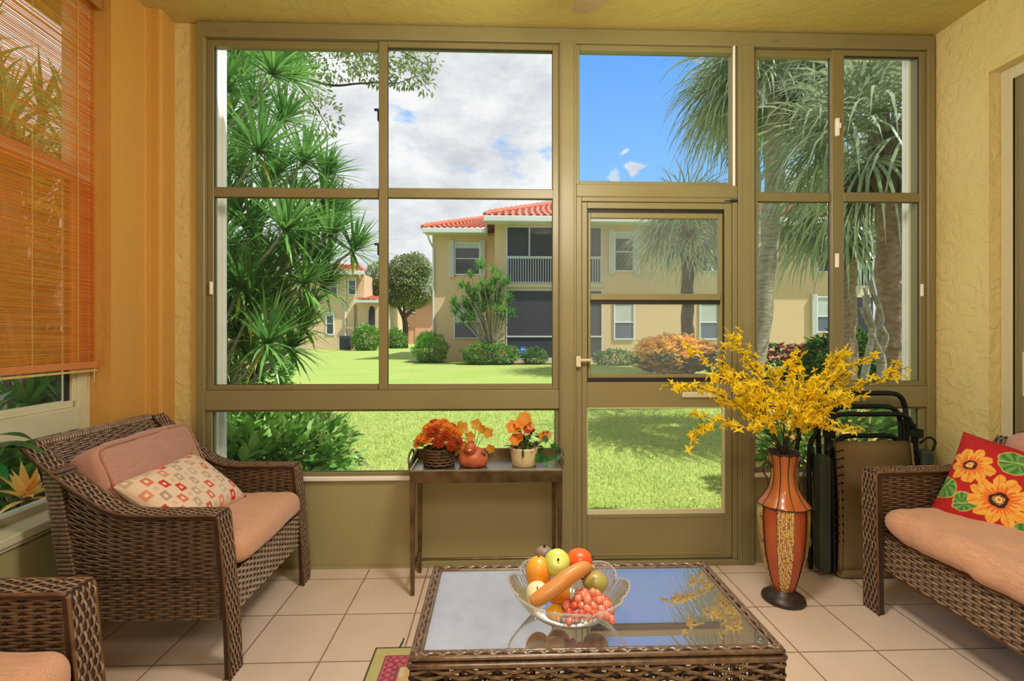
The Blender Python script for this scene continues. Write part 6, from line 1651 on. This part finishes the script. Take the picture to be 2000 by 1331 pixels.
n1 = N.new('ShaderNodeTexNoise'); n1.inputs['Scale'].default_value = 3.6; n1.inputs['Detail'].default_value = 9; n1.inputs['Roughness'].default_value = .58; n1.inputs['Distortion'].default_value = .25; L.new(mp.outputs['Vector'], n1.inputs['Vector'])
# cloud cover is heavy to the left, clear to the right of the door post
az = mth('DIVIDE', sp.outputs['X'], mth('MAXIMUM', mth('ABSOLUTE', sp.outputs['Y']), .05))
rm = N.new('ShaderNodeMapRange'); rm.interpolation_type = 'SMOOTHSTEP'; rm.inputs['From Min'].default_value = .115; rm.inputs['From Max'].default_value = .175; rm.inputs['To Min'].default_value = .20; rm.inputs['To Max'].default_value = -.28; L.new(az, rm.inputs['Value'])
rm2 = N.new('ShaderNodeMapRange'); rm2.interpolation_type = 'SMOOTHSTEP'; rm2.inputs['From Min'].default_value = .47; rm2.inputs['From Max'].default_value = .60; rm2.inputs['To Min'].default_value = 0; rm2.inputs['To Max'].default_value = .36; L.new(az, rm2.inputs['Value'])
cov = mth('ADD', mth('ADD', n1.outputs['Fac'], rm.outputs[0]), rm2.outputs[0])
cf = N.new('ShaderNodeMapRange'); cf.interpolation_type = 'SMOOTHSTEP'; cf.inputs['From Min'].default_value = .50; cf.inputs['From Max'].default_value = .60; L.new(cov, cf.inputs['Value'])
# two small puffs low in the clear part
n3 = N.new('ShaderNodeTexNoise'); n3.inputs['Scale'].default_value = 45; n3.inputs['Detail'].default_value = 5; L.new(tc.outputs['Generated'], n3.inputs['Vector'])
def puff(px,py,r):
    u=(px-1000)/960; v=(655-py)/960; A=R(1.8); d=Vector((math.sin(A)+u*math.cos(A),math.cos(A)-u*math.sin(A),v)).normalized()
    vm = N.new('ShaderNodeVectorMath'); vm.operation = 'DISTANCE'; L.new(tc.outputs['Generated'], vm.inputs[0]); vm.inputs[1].default_value = d
    nn = mth('MULTIPLY', mth('SUBTRACT', n3.outputs['Fac'], .5), r*5)
    k = N.new('ShaderNodeMapRange'); k.interpolation_type = 'SMOOTHSTEP'; k.inputs['From Min'].default_value = r; k.inputs['From Max'].default_value = r*.4; L.new(mth('ADD', vm.outputs['Value'], nn), k.inputs['Value']); return k.outputs[0]
cfx = mth('MAXIMUM', cf.outputs[0], mth('MAXIMUM', mth('MULTIPLY',puff(1235,331,.022),.9), mth('MULTIPLY',puff(1200,347,.016),.6)))
n2 = N.new('ShaderNodeTexNoise'); n2.inputs['Scale'].default_value = 6.5; n2.inputs['Detail'].default_value = 8; n2.inputs['Roughness'].default_value = .6; L.new(mp.outputs['Vector'], n2.inputs['Vector'])
cc = N.new('ShaderNodeValToRGB'); e = cc.color_ramp.elements; e[0].position = .36; e[0].color = (.58,.60,.67,1); e[1].position = .60; e[1].color = (.88,.88,.88,1); L.new(n2.outputs['Fac'], cc.inputs['Fac'])
mx = N.new('ShaderNodeMixRGB'); L.new(cfx, mx.inputs[0]); L.new(sky.outputs['Color'], mx.inputs[1]); L.new(cc.outputs['Color'], mx.inputs[2])
L.new(mx.outputs[0], bg.inputs[0]); L.new(bg.outputs[0], out.inputs[0])

def light(name, kind, loc, energy, col=(1,1,1), size=.1, rot=None):
    l = bpy.data.lights.new(name, kind); l.energy = energy; l.color = col
    if kind == 'SUN': l.angle = size
    elif kind == 'POINT': l.shadow_soft_size = size
    elif kind == 'AREA': l.size = size
    o = bpy.data.objects.new(name, l); C.objects.link(o); o.location = loc
    if rot: o.rotation_euler = rot
    return o
sd = Vector((.50,-.24,.85)).normalized()
o = light('sun', 'SUN', (5,-5,12), 6.0, (1,.95,.86), R(.6)); o.rotation_euler = sd.to_track_quat('Z','Y').to_euler()
M['bulb'] = None
def fillmat(col, s):
    m, nt, out = _nt('fill_globe'); e = nt.nodes.new('ShaderNodeEmission'); e.inputs[0].default_value = (*col,1); e.inputs[1].default_value = s; nt.links.new(e.outputs[0], out.inputs[0]); return m
lm = fillmat((1,.86,.66), 6)
fan = bpy.data.objects['ceiling_fan']
m = MB(); m.sphere((FX,FY,ZC-.51), .11, 20, sc=(1,1,.8)); m.build('fill_globe', lm, fan, smooth=True)  # glowing globe added under the fan as interior fill
light('fan_fill_light', 'POINT', (FX,FY-.02,ZC-.66), FILL1, (1,.90,.75), .2)  # unseen fill light added below the fan to brighten the room
root = thing('rear_fill_lamp','added round fill lamp under the ceiling in the rear of the room, behind the camera','fill lamp',(.2,-1.2,ZC-.001))
m = MB(); m.lathe([(0,-.09),(.15,-.07),(.2,-.03),(.2,0),(0,0)], 28, .2,-1.2,ZC-.002); m.build('fill_lamp_dome', lm, root, smooth=True)  # glowing dome of the added rear fill lamp
light('rear_fill_light', 'AREA', (.2,-1.2,ZC-.12), FILL2, (1,.87,.70), 1.0)  # fill light added behind the camera to lift the interior

cam = bpy.data.cameras.new('Camera'); co = bpy.data.objects.new('Camera', cam); C.objects.link(co)
cam.sensor_width = 36; cam.lens = 36*960/2000; cam.shift_y = -10.5/2000; cam.clip_start = .02; cam.clip_end = 500
co.location = (0,0,1.28); co.rotation_euler = (R(90),0,R(-1.8))
sc = bpy.context.scene; sc.camera = co
sc.view_settings.view_transform = 'Standard'; sc.view_settings.look = 'None'; sc.view_settings.exposure = EXPO; sc.view_settings.gamma = 1
sc.view_settings.use_curve_mapping = False
sc.cycles.max_bounces = 10; sc.cycles.transparent_max_bounces = 24; sc.cycles.diffuse_bounces = 5; sc.cycles.glossy_bounces = 4
sc.cycles.sample_clamp_indirect = 8
